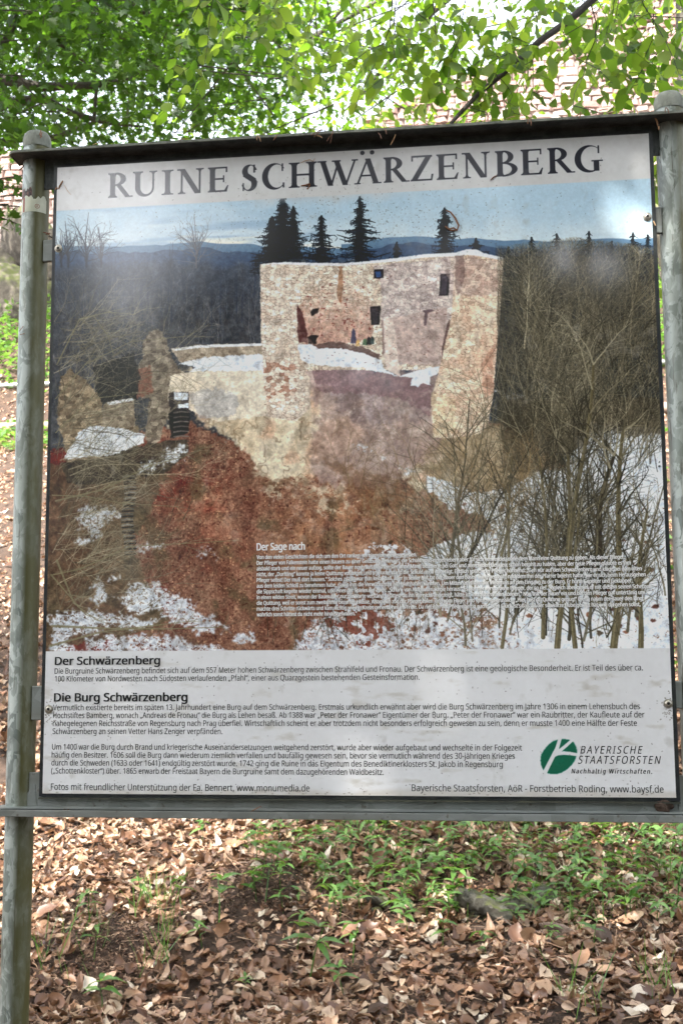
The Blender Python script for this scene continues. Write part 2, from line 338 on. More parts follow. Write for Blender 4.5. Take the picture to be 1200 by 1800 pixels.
    wood = mixc(wood, c(28, 34, 50), sm(150, 330, X)*sm(470, 430+160, Y)*.6*(X < 460))
    lay(sm(-8, 14, Y-wy), wood)
    # blurred grey scrub of the left half
    lay((X < 460)*sm(470, 560, Y), mixc(c(52, 54, 60), c(100, 98, 98), .5+.8*fbm(9, 9, 63, 4)), .75)
    for i in range(260):                                     # dim trunks and twigs in the grey wood
        x = rs.uniform(98, 455); y = rs.uniform(520, 700); twig(x, y, -math.pi/2+rs.normal(0, .2), rs.uniform(40, 130), rs.uniform(.8, 2.), c(*[(92, 96, 104), (58, 62, 72), (110, 106, 104)][i % 3]), .4, 1, .3, 0, lambda a, b: b > 455)
    for i in range(40):
        x = rs.uniform(98, 455); fir_y = rs.uniform(452, 500); stroke([(x, fir_y), (x+rs.normal(0, 1), fir_y+rs.uniform(30, 90))], 1.2, 2.2, c(50, 58, 74), .55)
    # bare trees against the sky
    dk = c(46, 50, 60)
    def bare(x, y0, h, w, n, col=dk, al=.75):
        for i in range(n): twig(x+rs.normal(0, 1.5), y0-h*rs.uniform(.0, .4), -math.pi/2+rs.normal(0, .5), h*rs.uniform(.35, .65), w*.4, col, al, 2, .5)
        stroke([(x, y0), (x+rs.normal(0, 2), y0-h*.5), (x+rs.normal(0, 4), y0-h)], w, .8, col, al)
    for x, h in ((120, 80), (152, 95), (178, 70), (108, 60)): bare(x, 468, h, 4, 13)
    bare(345, 470, 92, 3, 26, c(92, 92, 96), .8); bare(300, 470, 45, 2, 8, dk, .5)
    # conifers
    def fir(x, top, base, wd, dens=1., col=c(28, 38, 46)):
        wd = wd*1.3
        h = base-top
        stroke([(x, top), (x, base)], 1.4, 4, col)
        n = int(h/1.5*dens)
        for i in range(n):
            t = (i+.5)/n; y = top+h*t; r = wd*(t**.75)*(.3+.7*rs.rand())*(1 if rs.rand() < .7 else .35)
            for s in (-1, 1):
                rr = r*rs.uniform(.25, 1.3)*(1 if rs.rand() > .15 else .2)
                pts = [(x, y), (x+s*rr*.5, y+rr*.13), (x+s*rr, y+rr*rs.uniform(-.05, .3))]
                stroke(pts, rs.uniform(2.2, 4.2), 1, col*rs.uniform(.7, 1.35), .95)
                for k in range(3): 
                    f = rs.uniform(.4, 1); stroke([(x+s*rr*f, y+rr*.13*f), (x+s*rr*f+rs.normal(0, 3), y+rr*.13*f+rs.uniform(2, 6))], 1.6, .8, col, .8)
    fir(497, 343, 474, 50, 1.7); fir(478, 380, 474, 40, 1.6); fir(515, 362, 470, 34, 1.3); fir(490, 400, 474, 46, 1.8)
    fir(565, 378, 470, 32, 1.1); fir(632, 345, 470, 46, 1.1); fir(697, 425, 456, 12, 1.2); fir(781, 365, 452, 28, 1.4); fir(836, 418, 446, 22, .8)
    for x, t, w in ((893, 425, 24), (934, 408, 30), (978, 402, 30), (1035, 398, 28), (1112, 400, 30), (1138, 404, 18), (908, 450, 22), (1075, 415, 22)): fir(x, t+8, 530, w*1.2, .6, c(44, 50, 54))
    # right woods: dark ground and pale rods
    rw = poly([(884, 450), (1175, 445), (1185, 860), (1030, 830), (860, 790), (868, 640)], 4, 3)
    lay(rw, mixc(c(38, 44, 50), c(78, 78, 76), .45+.7*fbm(20, 46, 70, 4)+.2*fine)*1., .95)
    lay(rw*sm(560, 820, Y), c(84, 80, 68), .3)
    # --- castle hill, from the back forwards
    slope = mixc(c(98, 62, 52), c(152, 118, 98), .5+1.0*fbm(40, 60, 80, 6, g=.75)+.35*fine)
    slope = mixc(slope, c(104, 38, 34), sm(.0, .55, fbm(70, 50, 81, 5)-.0022*(X-330)+.0006*(760-Y))*.85)
    slope = mixc(slope, c(186, 136, 100), np.exp(-((X-600)/130)**2-((Y-930)/110)**2)*(.35+.8*fbm(24, 30, 87, 4, g=.7)))
    slope = mixc(slope, c(124, 56, 46), np.exp(-((X-340)/90)**2-((Y-860)/110)**2)*(.12+.8*fbm(24, 24, 88, 4, g=.7)))
    slope = mixc(slope, c(88, 80, 60), sm(.05, .5, fbm(34, 34, 82, 4))*.6)
    slope = mixc(slope, c(140, 116, 96), sm(-.1, .5, fbm(7, 60, 86, 4)+.0025*(X-620))*.6)
    slope = mixc(slope, c(206, 164, 128), sm(.35, .8, fbm(4, 4, 83, 2))*.6)
    slope = mixc(slope, c(70, 34, 30), sm(.3, .7, fbm(6, 5, 84, 3))*.7)
    lay(poly([(60, 800), (330, 740), (460, 800), (560, 760), (760, 740), (880, 740), (1000, 820), (1190, 850), (1200, 1150), (60, 1150)], 10, 10, 4), slope)
    lay(poly([(60, 820), (230, 800), (300, 830), (230, 960), (300, 1100), (60, 1150)], 16, 6), mixc(c(70, 64, 50), c(112, 98, 76), .5+fbm(9, 9, 90, 3)), .75)
    # rock under the ruin
    rock = mixc(c(228, 216, 190), c(176, 158, 132), .45+.9*fbm(26, 30, 100, 5)+.2*fine)
    rock = mixc(rock, c(126, 106, 84), sm(.08, .0, np.abs(fbm(24, 34, 103, 4)))*.55)
    rock = mixc(rock, c(206, 160, 132), sm(.1, .5, fbm(40, 40, 101, 3))*.5)
    lay(poly([(288, 655), (470, 650), (560, 645), (600, 740), (770, 745), (872, 745), (930, 800), (905, 850), (860, 862), (800, 850), (730, 860), (700, 830), (620, 850), (560, 836), (470, 850), (430, 790), (345, 735), (335, 700), (285, 750)], 12, 13, 4), rock)
    lay(poly([(420, 760), (560, 790), (760, 800), (960, 800), (940, 900), (820, 890), (700, 900), (560, 900), (470, 880)], 20, 14, 5)*sm(-.05, .35, fbm(16, 14, 106, 5, g=.7)), rock*.93, .75)
    lay(poly([(680, 760), (770, 740), (880, 745), (950, 800), (925, 855), (850, 866), (760, 840), (690, 800)], 12, 12, 5), mixc(c(120, 104, 80), c(172, 150, 120), .5+fbm(14, 14, 105, 4)), .75)
    plast = mixc(c(172, 150, 142), c(128, 104, 98), .45+.8*fbm(30, 44, 110, 5)+.25*fine)
    plast = mixc(plast, c(196, 176, 170), sm(.05, .55, fbm(34, 60, 111, 4))*.7)
    lay(poly([(528, 638), (775, 655), (775, 770), (740, 810), (690, 860), (560, 850), (545, 790), (560, 720)], 9, 12, 7), plast, .85)
    lay(poly([(545, 700), (775, 690), (790, 800), (700, 850), (540, 840)], 10, 12, 5)*sm(-.15, .4, fbm(20, 26, 113, 5, g=.75)), mixc(c(206, 190, 176), c(150, 126, 112), .5+n3), .6)
    lay(poly([(548, 640), (640, 646), (700, 660), (760, 676), (756, 730), (700, 700), (640, 690), (560, 690)], 5, 4), c(122, 90, 96), .5)
    lay(poly([(560, 745), (602, 728), (640, 760), (612, 800), (560, 812), (540, 790)], 9, 9, 5), mixc(c(196, 164, 144), c(146, 116, 98), .5+fbm(12, 12, 112, 3)), .5)
    lay(poly([(600, 850), (560, 800), (640, 830), (720, 850), (760, 880), (650, 900)], 14, 12, 7), c(120, 88, 64), .5)
    mv, me = masonry(8.5, 5.6, 120); mv2, me2 = masonry(9.5, 6.4, 122, 1.1)
    wl = mixc(c(232, 220, 202), c(184, 164, 144), mv*.95+.3*n3); wl = mixc(wl, c(104, 84, 74), me*.6*(mv > .25))
    wl = mixc(wl, c(224, 210, 192), sm(0, .6, fbm(40, 40, 123, 4))*.45)
    # back wall
    top = [(457, 464), (500, 461), (545, 463), (600, 463), (650, 460), (700, 455), (745, 449), (790, 446), (830, 443), (884, 455)]
    lay(poly(top+[(884, 470), (870, 640), (780, 650), (560, 650), (459, 660)], .6, .8), wl)
    gr = mixc(c(216, 204, 196), c(150, 134, 132), mv2*.8+.3*n3); gr = mixc(gr, c(104, 88, 90), me2*.45*(mv2 > .2))
    lay(poly([(655, 466), (790, 452), (800, 500), (790, 560), (778, 640), (690, 640), (670, 560), (672, 500)], 3, 3), gr, .85)
    lay(poly([(676, 560), (785, 540), (780, 640), (730, 642), (692, 636)], 3, 2), mixc(c(198, 176, 164), c(160, 136, 128), .5+.6*n3+.3*fine), .7)
    red = mixc(c(136, 78, 70), c(196, 158, 138), .5*mv+.5+.7*n3)
    redm = poly([(522, 540), (560, 500), (600, 490), (650, 500), (658, 560), (652, 600), (540, 606), (524, 600)], 6, 4)
    lay(redm*sm(490, 590, Y+50*n3+24*fine), red, .7)
    lay(redm*sm(.25, .7, fbm(5, 4, 130, 3)), c(110, 40, 36), .7)
    lay(poly([(600, 462), (596, 462), (592, 520), (600, 535), (603, 500)], 1, 1), c(140, 90, 60), .6)
    lay(poly([(521, 532), (532, 548), (541, 590), (540, 602), (524, 602)], 1.5, 2), c(80, 48, 48), .9)
    for p in ([(545, 548), (550, 542), (561, 541), (559, 549), (548, 555)], [(540, 592), (547, 588), (561, 589), (556, 596), (556, 604), (542, 604)]): lay(poly(p, 0, .8), c(44, 34, 34), .95)
    for p, q_ in (([(657, 473), (674, 472), (674, 488), (657, 489)], c(58, 84, 130)), ([(774, 481), (791, 480), (788, 519), (771, 519)], c(72, 64, 72)), ([(650, 538), (669, 537), (667, 570), (652, 571)], c(64, 58, 62))):
        lay(poly(p, 0, .5), c(50, 42, 46)); m = poly([(p[0][0]+2, p[0][1]+4), (p[1][0]-5, p[1][1]+4), (p[2][0]-4, p[2][1]-2), (p[3][0]+4, p[3][1]-2)], 0, .3); lay(m, q_)
    lay(poly([(742, 545), (758, 543), (764, 546), (752, 549), (749, 571), (744, 572), (746, 550)], 0, 1), c(92, 74, 78), .9)
    lay(poly([(789, 560), (792, 580), (780, 625), (775, 640), (776, 612), (784, 575)], .5, .8), c(96, 74, 72), .9)
    lay(poly([(538, 606), (600, 600), (640, 612), (668, 622), (668, 632), (560, 622)], 3, 3), c(92, 70, 66), .85)
    # people-sized dark figures and rubble at the wall foot
    for x, y, w, h, k in ((621, 590, 5, 26, c(58, 58, 84)), (629, 602, 4, 12, c(196, 158, 92)), (641, 600, 5, 12, c(76, 104, 76)), (648, 598, 5, 14, c(32, 28, 34)), (654, 597, 4, 14, c(40, 60, 60))):
        lay(poly([(x-w, y+h/2), (x-w*.6, y-h*.3), (x, y-h/2), (x+w*.6, y-h*.3), (x+w, y+h/2)], .5, .8), k, .9)
    pl = mixc(c(226, 212, 200), c(196, 176, 164), .5+.6*n3)
    lay(poly([(672, 562), (680, 556), (690, 560), (696, 590), (699, 630), (704, 662), (680, 650), (674, 620)], 0, 1), pl, .95)
    lay(poly([(671, 562), (673, 562), (676, 620), (672, 622)], 0, .6), c(120, 96, 92), .7)
    snow = mixc(c(238, 243, 248), c(206, 216, 228), .5+.7*n3+.3*fine)
    lay(poly([(522, 606), (545, 604), (560, 612), (600, 612), (640, 622), (668, 630), (676, 648), (700, 660), (778, 640), (775, 652), (755, 662), (757, 678), (742, 672), (735, 680), (722, 678), (724, 664), (690, 658), (640, 646), (600, 644), (560, 642), (530, 634)], 2, 2), snow)
    # left and right towers
    lt = mixc(c(230, 218, 202), c(186, 166, 148), mv*.85+.3*n3); lt = mixc(lt, c(108, 90, 78), me*.55*(mv > .3)); lt = mixc(lt, c(222, 206, 186), sm(-.2, .6, n1)*.4)
    lay(poly([(457, 464), (480, 461), (515, 463), (528, 500), (522, 540), (520, 600), (524, 640), (544, 662), (546, 716), (520, 740), (455, 730), (462, 640)], .6, .9), lt)
    lay(poly([(462, 636), (520, 640), (524, 700), (500, 712), (460, 700)], 3, 3)*sm(.35, .75, mv), c(150, 96, 76), .55)
    rt = mixc(c(234, 216, 190), c(192, 164, 140), mv2*.8+.3*n3); rt = mixc(rt, c(124, 96, 78), me2*.55*(mv2 > .3)); rt = mixc(rt, c(204, 160, 134), sm(-.1, .5, fbm(30, 40, 140, 5))*.4)
    lay(poly([(800, 456), (830, 444), (884, 456), (878, 560), (866, 700), (857, 745), (845, 762), (800, 770), (760, 768), (757, 700), (770, 655), (780, 610), (793, 560)], .6, .9), rt)
    lay(poly([(758, 690), (800, 700), (800, 760), (762, 764)], 3, 3), mixc(c(226, 212, 170), c(200, 176, 136), mv2), .4)
    lay(poly([(846, 640), (870, 600), (866, 690), (850, 700)], 3, 3), c(150, 88, 70), .3)
    lay(poly([(772, 450), (884, 456), (880, 520), (800, 520)], 6, 5), mixc(c(196, 178, 168), c(140, 116, 112), mv2), .5)
    lay(poly([(800, 448), (815, 444), (818, 480), (806, 520), (800, 500)], 2, 2), c(110, 88, 84), .6)
    sn = [(457, 464), (500, 460), (545, 461), (600, 462), (650, 458), (700, 452), (745, 446), (800, 443), (822, 437), (838, 438), (850, 444), (884, 452), (884, 457), (845, 450), (820, 447), (790, 450), (745, 452), (700, 458), (600, 467), (545, 466), (500, 464)]
    lay(poly(sn, 0, .5), c(226, 228, 230), .95)
    # --- left wing of the ruin
    lay(poly([(300, 612), (350, 606), (460, 603), (462, 625), (400, 632), (320, 640)], 1, 2), mixc(c(186, 172, 152), c(138, 122, 106), mv2*.9))
    lay(poly([(300, 613), (350, 606), (460, 603), (460, 607), (350, 611), (310, 616)], 0, .6), c(232, 236, 240))
    lay(poly([(312, 640), (360, 628), (462, 621), (462, 655), (440, 652), (400, 654), (330, 655), (345, 645)], 1, 3), snow)
    cw_ = mixc(c(228, 218, 198), c(184, 172, 154), .5+.7*n1+.3*fine)
    lay(poly([(290, 655), (460, 650), (470, 730), (380, 740), (335, 720), (290, 715)], 2, 3), cw_)
    lay(poly([(330, 690), (380, 680), (420, 700), (410, 730), (350, 735)], 8, 4), c(160, 160, 164), .55)
    lay(poly([(298, 690), (305, 688), (332, 688), (332, 760), (300, 770), (296, 720)], 2, 2), c(40, 36, 40), .9)
    for i in range(9):
        y = 706+i*8.5; stroke([(306, y+2), (318, y), (331, y+1)], 3, 2.2, c(96, 90, 86)*rs.uniform(.8, 1.2), .9)
    lay(poly([(305, 688), (330, 690), (330, 703), (306, 703)], 0, 1.5), c(206, 216, 228)); lay(poly([(312, 710), (332, 708), (332, 716), (314, 717)], 0, 1), c(206, 216, 228))
    ru = mixc(c(158, 146, 128), c(84, 74, 66), mv2*.9+.3*n3)
    lay(poly([(250, 625), (252, 600), (262, 582), (278, 578), (292, 596), (296, 615), (318, 655), (300, 660), (296, 700), (300, 720), (278, 775), (262, 790), (255, 760), (262, 700), (248, 700), (236, 660)], 2, 3), ru)
    lay(poly([(236, 650), (262, 640), (268, 690), (240, 700)], 3, 3), c(132, 84, 70), .75)
    lay(poly([(108, 660), (125, 648), (150, 665), (180, 700), (182, 740), (245, 748), (240, 800), (200, 815), (120, 812), (100, 740)], 4, 3), mixc(c(176, 156, 128), c(96, 82, 66), mv2+.3*n3))
    lay(poly([(165, 642), (235, 620), (245, 660), (240, 700), (180, 710), (168, 680)], 4, 3), c(30, 32, 36), .85)
    lay(poly([(190, 706), (228, 700), (236, 702), (238, 750), (180, 750), (182, 712)], 1, 2), mixc(c(172, 158, 136), c(112, 98, 84), mv)); lay(poly([(188, 707), (232, 699), (236, 703), (192, 712)], 0, 1), c(220, 226, 230))
    lay(poly([(112, 806), (140, 758), (160, 748), (215, 752), (256, 764), (250, 778), (200, 800), (156, 803)], 2, 3), mixc(snow, c(150, 150, 150), sm(.2, .6, n3)*.6))
    lay(poly([(105, 812), (160, 808), (260, 780), (330, 770), (330, 800), (290, 830), (190, 850), (120, 850)], 5, 3), mixc(c(84, 76, 62), c(52, 46, 42), .5+n3), .9)
    # snow patches on the slope
    SN = [[(232, 836), (245, 822), (290, 805), (300, 790), (325, 782), (328, 800), (312, 815), (290, 812), (262, 830)], [(152, 892), (190, 890), (205, 900), (182, 915), (168, 940), (140, 930), (134, 912)], [(130, 950), (160, 940), (155, 955), (136, 960)],
          [(243, 958), (290, 956), (290, 962), (250, 966)], [(345, 966), (360, 964), (362, 972), (350, 974)], [(376, 973), (383, 974), (380, 982)], [(195, 1010), (210, 1012), (198, 1026)], [(160, 1030), (175, 1024), (190, 1050), (176, 1062)],
          [(200, 1050), (230, 1030), (280, 1025), (330, 1060), (340, 1082), (300, 1078), (270, 1068), (230, 1075)], [(300, 1074), (380, 1086), (400, 1102), (360, 1112), (310, 1100), (280, 1085)],
          [(86, 1080), (160, 1072), (210, 1082), (280, 1090), (250, 1106), (190, 1100), (130, 1120), (88, 1130)], [(150, 1120), (260, 1118), (330, 1130), (400, 1135), (400, 1150), (150, 1150)], [(400, 1118), (440, 1108), (450, 1125), (420, 1130)],
          [(88, 1120), (120, 1130), (150, 1150), (86, 1150)], [(510, 1150), (530, 1110), (560, 1085), (600, 1080), (640, 1095), (700, 1090), (760, 1085), (830, 1100), (1180, 1080), (1190, 1150)],
          [(632, 778), (650, 790), (645, 795), (630, 786)], [(660, 797), (680, 804), (672, 806)], [(706, 824), (735, 830), (728, 836), (708, 832)], [(862, 682), (900, 696), (930, 704), (928, 708), (890, 700), (864, 688)]]
    sd = fbm(5, 4, 149, 3, g=.8)
    for p in SN: lay(poly(p, 12, 12, 3)*sm(-.55, .05, sd), mixc(snow, c(160, 166, 174), .25+sm(.0, .7, n3)*.6), .92)
    big_sn = [(748, 838), (780, 842), (840, 865), (880, 862), (940, 830), (1000, 820), (1035, 745), (1180, 750), (1190, 1150), (930, 1150), (850, 1060), (760, 1010), (735, 980), (800, 940), (870, 935), (850, 905), (790, 890), (750, 862)]
    sm_ = poly(big_sn, 9, 7)*(fbm(20, 20, 150, 4) > -.6)*(fbm(60, 30, 151, 4) > -.6)*sm(-.75, -.3, sd)
    lay(sm_, mixc(snow, c(190, 200, 212), .4*sm(0, .5, n1)+.2*sm(.3, .7, n3)))
    lay(poly([(650, 950), (720, 960), (780, 1000), (800, 1040), (900, 1050), (930, 1090), (780, 1100), (560, 1080), (600, 1020)], 12, 8)*sm(-.06, .08, fbm(10, 9, 152, 4, g=.8)), snow, .85)
    lay(poly([(910, 900), (1000, 890), (1035, 830), (960, 830), (890, 830), (880, 700), (1180, 700), (1185, 770), (1060, 760), (1040, 780), (960, 820)], 14, 12, 4)*(Y < 830), mixc(c(66, 58, 48), c(110, 98, 78), .5+.8*fbm(8, 18, 155, 3)), .75)
    for i in range(130):
        x = rs.uniform(450, 1180); y = rs.uniform(880, 1140)
        if x < 640 and y < 1060: continue
        r = rs.uniform(2, 8); lay_p = [(x+r*math.cos(a)*rs.uniform(.5, 1.2), y+r*.8*math.sin(a)*rs.uniform(.5, 1.2)) for a in np.linspace(0, 6.28, 8)[:-1]]
        m = poly(lay_p, 0, 2.5)
        lay(m, c(*[(96, 56, 44), (70, 56, 40), (120, 76, 54)][i % 3])*rs.uniform(.7, 1.1), .85)
    lay(poly([(560, 1050), (640, 1060), (700, 1100), (640, 1140), (600, 1110), (560, 1100)], 12, 7)*(fbm(12, 12, 157, 3) > 0), c(120, 62, 48), .8)
    # dark stairs down the slope
    for i in range(15):
        y = 836+i*9.5; x = 226+3*math.sin(i*.6)
        stroke([(x-9, y+2), (x, y), (x+10, y+1)], 3.5, 3, c(120, 118, 112)*rs.uniform(.7, 1.15), .85); stroke([(x-9, y+5.5), (x+10, y+4.5)], 3, 3, c(36, 32, 32), .85)
    # dotted masonry holes
    for x, y, w in ((520, 700, 120),):
        pass
    for i in range(700):
        x = rs.uniform(460, 880); y = rs.uniform(468, 760)
        if 530 < x < 755 and y > 640: continue
        stroke([(x, y), (x+rs.uniform(.5, 3), y+rs.uniform(-.5, .8))], rs.uniform(.8, 1.8), .8, c(96, 62, 54), rs.uniform(.3, .8))
    # --- brush and saplings
    rough = fbm(9, 9, 300, 4, g=.8)*(Y > wy); img *= (1+.22*rough)[..., None]
    lay((Y > 560)*sm(.05, .6, fbm(16, 22, 301, 4)), c(70, 58, 50), .22); lay((Y > 455)*(X > 455)*(X < 890)*sm(.1, .6, fbm(14, 12, 302, 4)), c(232, 220, 206), .22)
    ol = [c(118, 110, 90), c(142, 134, 112), c(94, 88, 74), c(72, 68, 58)]
    inpic = lambda x, y: 98 < x < 1170 and 372 < y < 1138
    for i in range(330):                                      # pale rods in the right wood
        x = rs.uniform(880, 1175); y = rs.uniform(560, 830)
        twig(x, y, -math.pi/2+rs.normal(0, .22)+(x-1010)*.0012, rs.uniform(110, 260), rs.uniform(1.2, 2.6), ol[rs.randint(4)]*rs.uniform(.6, 1.25), .6, 2, .25, 0, lambda a, b: 872 < a < 1172 and b > 415+abs(a-1010)*.12)
    for i in range(40):                                      # saplings standing in the snow
        x = rs.choice([800, 860, 905, 960, 985, 1000, 1050, 1085, 1120, 1150])+rs.normal(0, 16); y = rs.uniform(1000, 1138); w = rs.uniform(1.5, 6)
        twig(x, y, -math.pi/2+rs.normal(0, .16), rs.uniform(170, 380), w, ol[rs.randint(4)]*rs.uniform(.7, 1.05), .92, 2, .18, 0, inpic, 12)
    for x, y, x2, y2, w in ((985, 1138, 1000, 800, 10), (1003, 985, 1040, 640, 9), (880, 1138, 905, 800, 6), (1008, 1138, 1012, 900, 8), (1075, 1138, 1098, 760, 12), (1120, 1138, 1135, 900, 9), (1045, 975, 1075, 800, 12), (885, 980, 890, 850, 5), (960, 1120, 950, 800, 7), (1140, 1000, 1060, 1120, 6)):
        n = 9; pts = [(x+(x2-x)*t+6*math.sin(t*5+x), y+(y2-y)*t) for t in np.linspace(0, 1, n)]
        stroke(pts, w, w*.45, c(96, 88, 66) if x != 1045 else c(60, 54, 46), .95); stroke([(a-w*.2, b) for a, b in pts], w*.3, .6, c(136, 128, 100), .6)
        for a, b in pts[2:]:
            for k in range(2): twig(a, b, -math.pi/2+rs.choice([-1, 1])*rs.uniform(.2, .8), rs.uniform(40, 120), w*.3, ol[rs.randint(4)]*.9, .9, 1, .25, 0, inpic)
    for i in range(110):                                     # fine whips in the snow
        x = rs.uniform(700, 1172); y = rs.uniform(900, 1138)
        twig(x, y, -math.pi/2+rs.normal(0, .3), rs.uniform(40, 130), rs.uniform(.8, 1.5), ol[rs.randint(4)]*rs.uniform(.6, .95), .8, 1, .25, 0, inpic)
    for i in range(60):
        x = rs.uniform(470, 760); y = rs.uniform(1050, 1138)
        twig(x, y, -math.pi/2+rs.normal(0, .25), rs.uniform(40, 110), rs.uniform(.8, 1.6), ol[rs.randint(4)]*.75, .7, 1, .25, 0, inpic)
    for i in range(90):                                      # brown brush below the tower
        x = rs.uniform(600, 960); y = rs.uniform(800, 960)
        twig(x, y, -math.pi/2+rs.normal(0, .35), rs.uniform(40, 130), rs.uniform(.8, 1.6), c(132, 112, 82)*rs.uniform(.7, 1.15), .55, 2, .3, 0, inpic)
    for i in range(190):                                      # arching branches at the left
        x = rs.uniform(92, 170) if rs.rand() < .75 else rs.uniform(100, 330); y = rs.uniform(560, 1080)
        a = rs.uniform(-1.3, .15); 
        twig(x, y, a, rs.uniform(50, 170), rs.uniform(1, 2.3), c(132, 124, 104)*rs.uniform(.6, 1.25), .62, 2, .35, 0, lambda p, q_: 96 < p < 420 and 480 < q_ < 1138)
    for pts, w in (([(100, 640), (140, 560), (190, 548), (235, 552)], 2.6), ([(165, 555), (190, 590), (200, 625)], 2), ([(98, 700), (150, 640), (230, 600), (330, 590)], 2), ([(98, 880), (180, 860), (260, 820), (330, 800)], 3), ([(92, 1010), (140, 1000), (230, 960), (320, 955), (410, 950)], 2.5), ([(92, 870), (150, 872), (215, 884), (310, 890)], 2.2), ([(92, 1100), (200, 1105), (300, 1105), (390, 1102)], 4), ([(100, 985), (130, 1060), (170, 1090)], 4), ([(90, 1010), (120, 1045), (150, 1080)], 3), ([(88, 1135), (180, 1110), (330, 1092)], 4), ([(98, 760), (160, 700), (250, 690)], 2)):
        stroke(pts, w, 1, c(124, 118, 92), .85)
        for a, b in pts[1:]:
            for k in range(3): twig(a, b, rs.uniform(-1.2, .8), rs.uniform(20, 60), 1.2, c(124, 118, 96), .7, 1, .3, 0, lambda p, q_: 96 < p < 430 and 480 < q_ < 1138)
    # grain of the print
    img *= (1+(.10*fine+.07*fbm(4, 4, 160, 2))*np.where(Y < 440, .35, 1))[..., None]
    img[:] = np.clip(img, .02, 1)
    img[:] = np.clip(.5+(img-.5)*1.17, .015, 1); g_ = img.mean(2, keepdims=True); img[:] = g_+(img-g_)*.93
    # --- white margins
    ytop = 370-(X-101)*.0547; wtop = sm(1, -1, Y-ytop)
    fade = sm(20, -14, Y-ytop-6*n1)*sm(420, 480, X)*sm(760, 640, X); wtop = np.maximum(wtop, fade)
    white = mixc(c(209, 210, 209), c(190, 189, 187), .5+.5*big+.25*n3)
    lay(wtop, white)
    lay(sm(-1, 1, Y-(1144.5-(X-80)*.0052)), mixc(c(216, 217, 219), c(203, 203, 203), .5+.6*big+.2*n3))
    # --- lettering of the title: capitals with brackets and serifs
    ink = c(30, 34, 44)
    def seg(gx, gy, x0, y0, x1, y1, w0, w1=None):
        w1 = w0 if w1 is None else w1
        dx, dy = x1-x0, y1-y0; L = dx*dx+dy*dy; t = np.clip(((gx-x0)*dx+(gy-y0)*dy)/L, 0, 1)
        tt = ((gx-x0)*dx+(gy-y0)*dy)/L
        return (np.hypot(gx-x0-t*dx, gy-y0-t*dy) < (w0+(w1-w0)*t)/2) & (tt > -.0001) & (tt < 1.0001)
    def ell(gx, gy, cx, cy, rx, ry): return ((gx-cx)/rx)**2+((gy-cy)/ry)**2 < 1
    def stem(gx, gy, x, w=.2, y0=0, y1=1, sl=.07, st=(1, 1)):
        m = (abs(gx-x) < w/2+.0) & (gy >= y0) & (gy <= y1)
        for yy, on, s in ((y0, st[0], 1), (y1, st[1], -1)):
            if on:
                d = (gy-yy)*s; m |= (d >= 0) & (d < .045+.10*np.exp(-np.maximum(0, abs(gx-x)-w/2)/.02)) & (abs(gx-x) < w/2+sl)
        return m
    def para(gx, gy, xb, xt, w, y0=0, y1=1):
        t = (gy-y0)/(y1-y0); return (abs(gx-(xb+(xt-xb)*t)) < w/2) & (t >= 0) & (t <= 1)
    def serif(gx, gy, x, y, s, h=.11): d = (gy-y)*s; return (abs(gx-x) < h) & (d >= 0) & (d < .05)
    def glyph(ch, gx, gy, W):
        if ch == 'I': return stem(gx, gy, W/2, .2, sl=.13)
        if ch in 'ÄA':
            m = para(gx, gy, .12, W/2, .075)|para(gx, gy, W-.2, W/2-.0, .2)|((abs(gy-.33) < .03) & (gx > .25) & (gx < W-.3))
            m &= gy < 1.02
            m |= serif(gx, gy, .12, 0, 1, .12)|serif(gx, gy, W-.17, 0, 1, .17)
            if ch == 'Ä': m |= ell(gx, gy, W/2-.2, 1.24, .085, .085)|ell(gx, gy, W/2+.17, 1.24, .085, .085)
            return m
        if ch in 'RB':
            m = stem(gx, gy, .2, .2, sl=.08)
            if ch == 'R':
                m |= (ell(gx, gy, .32, .745, W*.42, .265) & ~ell(gx, gy, .30, .745, W*.42-.19, .205) & (gx > .28))
                m |= para(gx, gy, W-.16, .42, .2, .0, .52)|serif(gx, gy, W-.10, 0, 1, .13)
            else:
                m |= (ell(gx, gy, .32, .755, W*.44, .255) & ~ell(gx, gy, .30, .755, W*.44-.18, .2) & (gx > .28))
                m |= (ell(gx, gy, .32, .27, W-.34, .28) & ~ell(gx, gy, .30, .27, W-.53, .22) & (gx > .28))
            return m
        if ch == 'U':
            m = stem(gx, gy, .22, .2, .3, 1, .1, (0, 1))|stem(gx, gy, W-.2, .07, .3, 1, .12, (0, 1))
            r = (W-.29)/2; cx = (W-.27+.12+.02)/2+.0
            x0 = .12; x1 = W-.165
            cx = (x0+x1)/2; rx = (x1-x0)/2
            m |= ell(gx, gy, cx, .34, rx, .36) & ~((((gx-(cx+.065))/(rx-.135))**2+((gy-.36)/.29)**2) < 1) & (gy < .345)
            return m
        if ch == 'N':
            m = stem(gx, gy, .19, .07, 0, 1, .11, (1, 0))|stem(gx, gy, W-.19, .07, 0, 1, .12, (0, 1))
            m |= para(gx, gy, W-.27, .2, .22, 0, 1)|serif(gx, gy, .13, 1, -1, .12)
            return m
        if ch == 'E':
            m = stem(gx, gy, .2, .2, sl=.08)|((gx > .2) & (gx < W-.08) & (((gy > .94) & (gy <= 1))|((gy >= 0) & (gy < .065))))|((gx > .2) & (gx < W-.2) & (abs(gy-.52) < .032))
            m |= ((gx > W-.13) & (gx < W-.075) & (gy > .78) & (gy <= 1))|((gx > W-.24) & (gx < W-.19) & (gy > .38) & (gy < .66))|((gx > W-.22+.6*gy) & (gx < W-.07+.25*gy-.02) & (gy >= 0) & (gy < .26))
            return m
        if ch == 'H': return stem(gx, gy, .22, .2, sl=.11)|stem(gx, gy, W-.22, .2, sl=.11)|((gx > .2) & (gx < W-.2) & (abs(gy-.51) < .035))
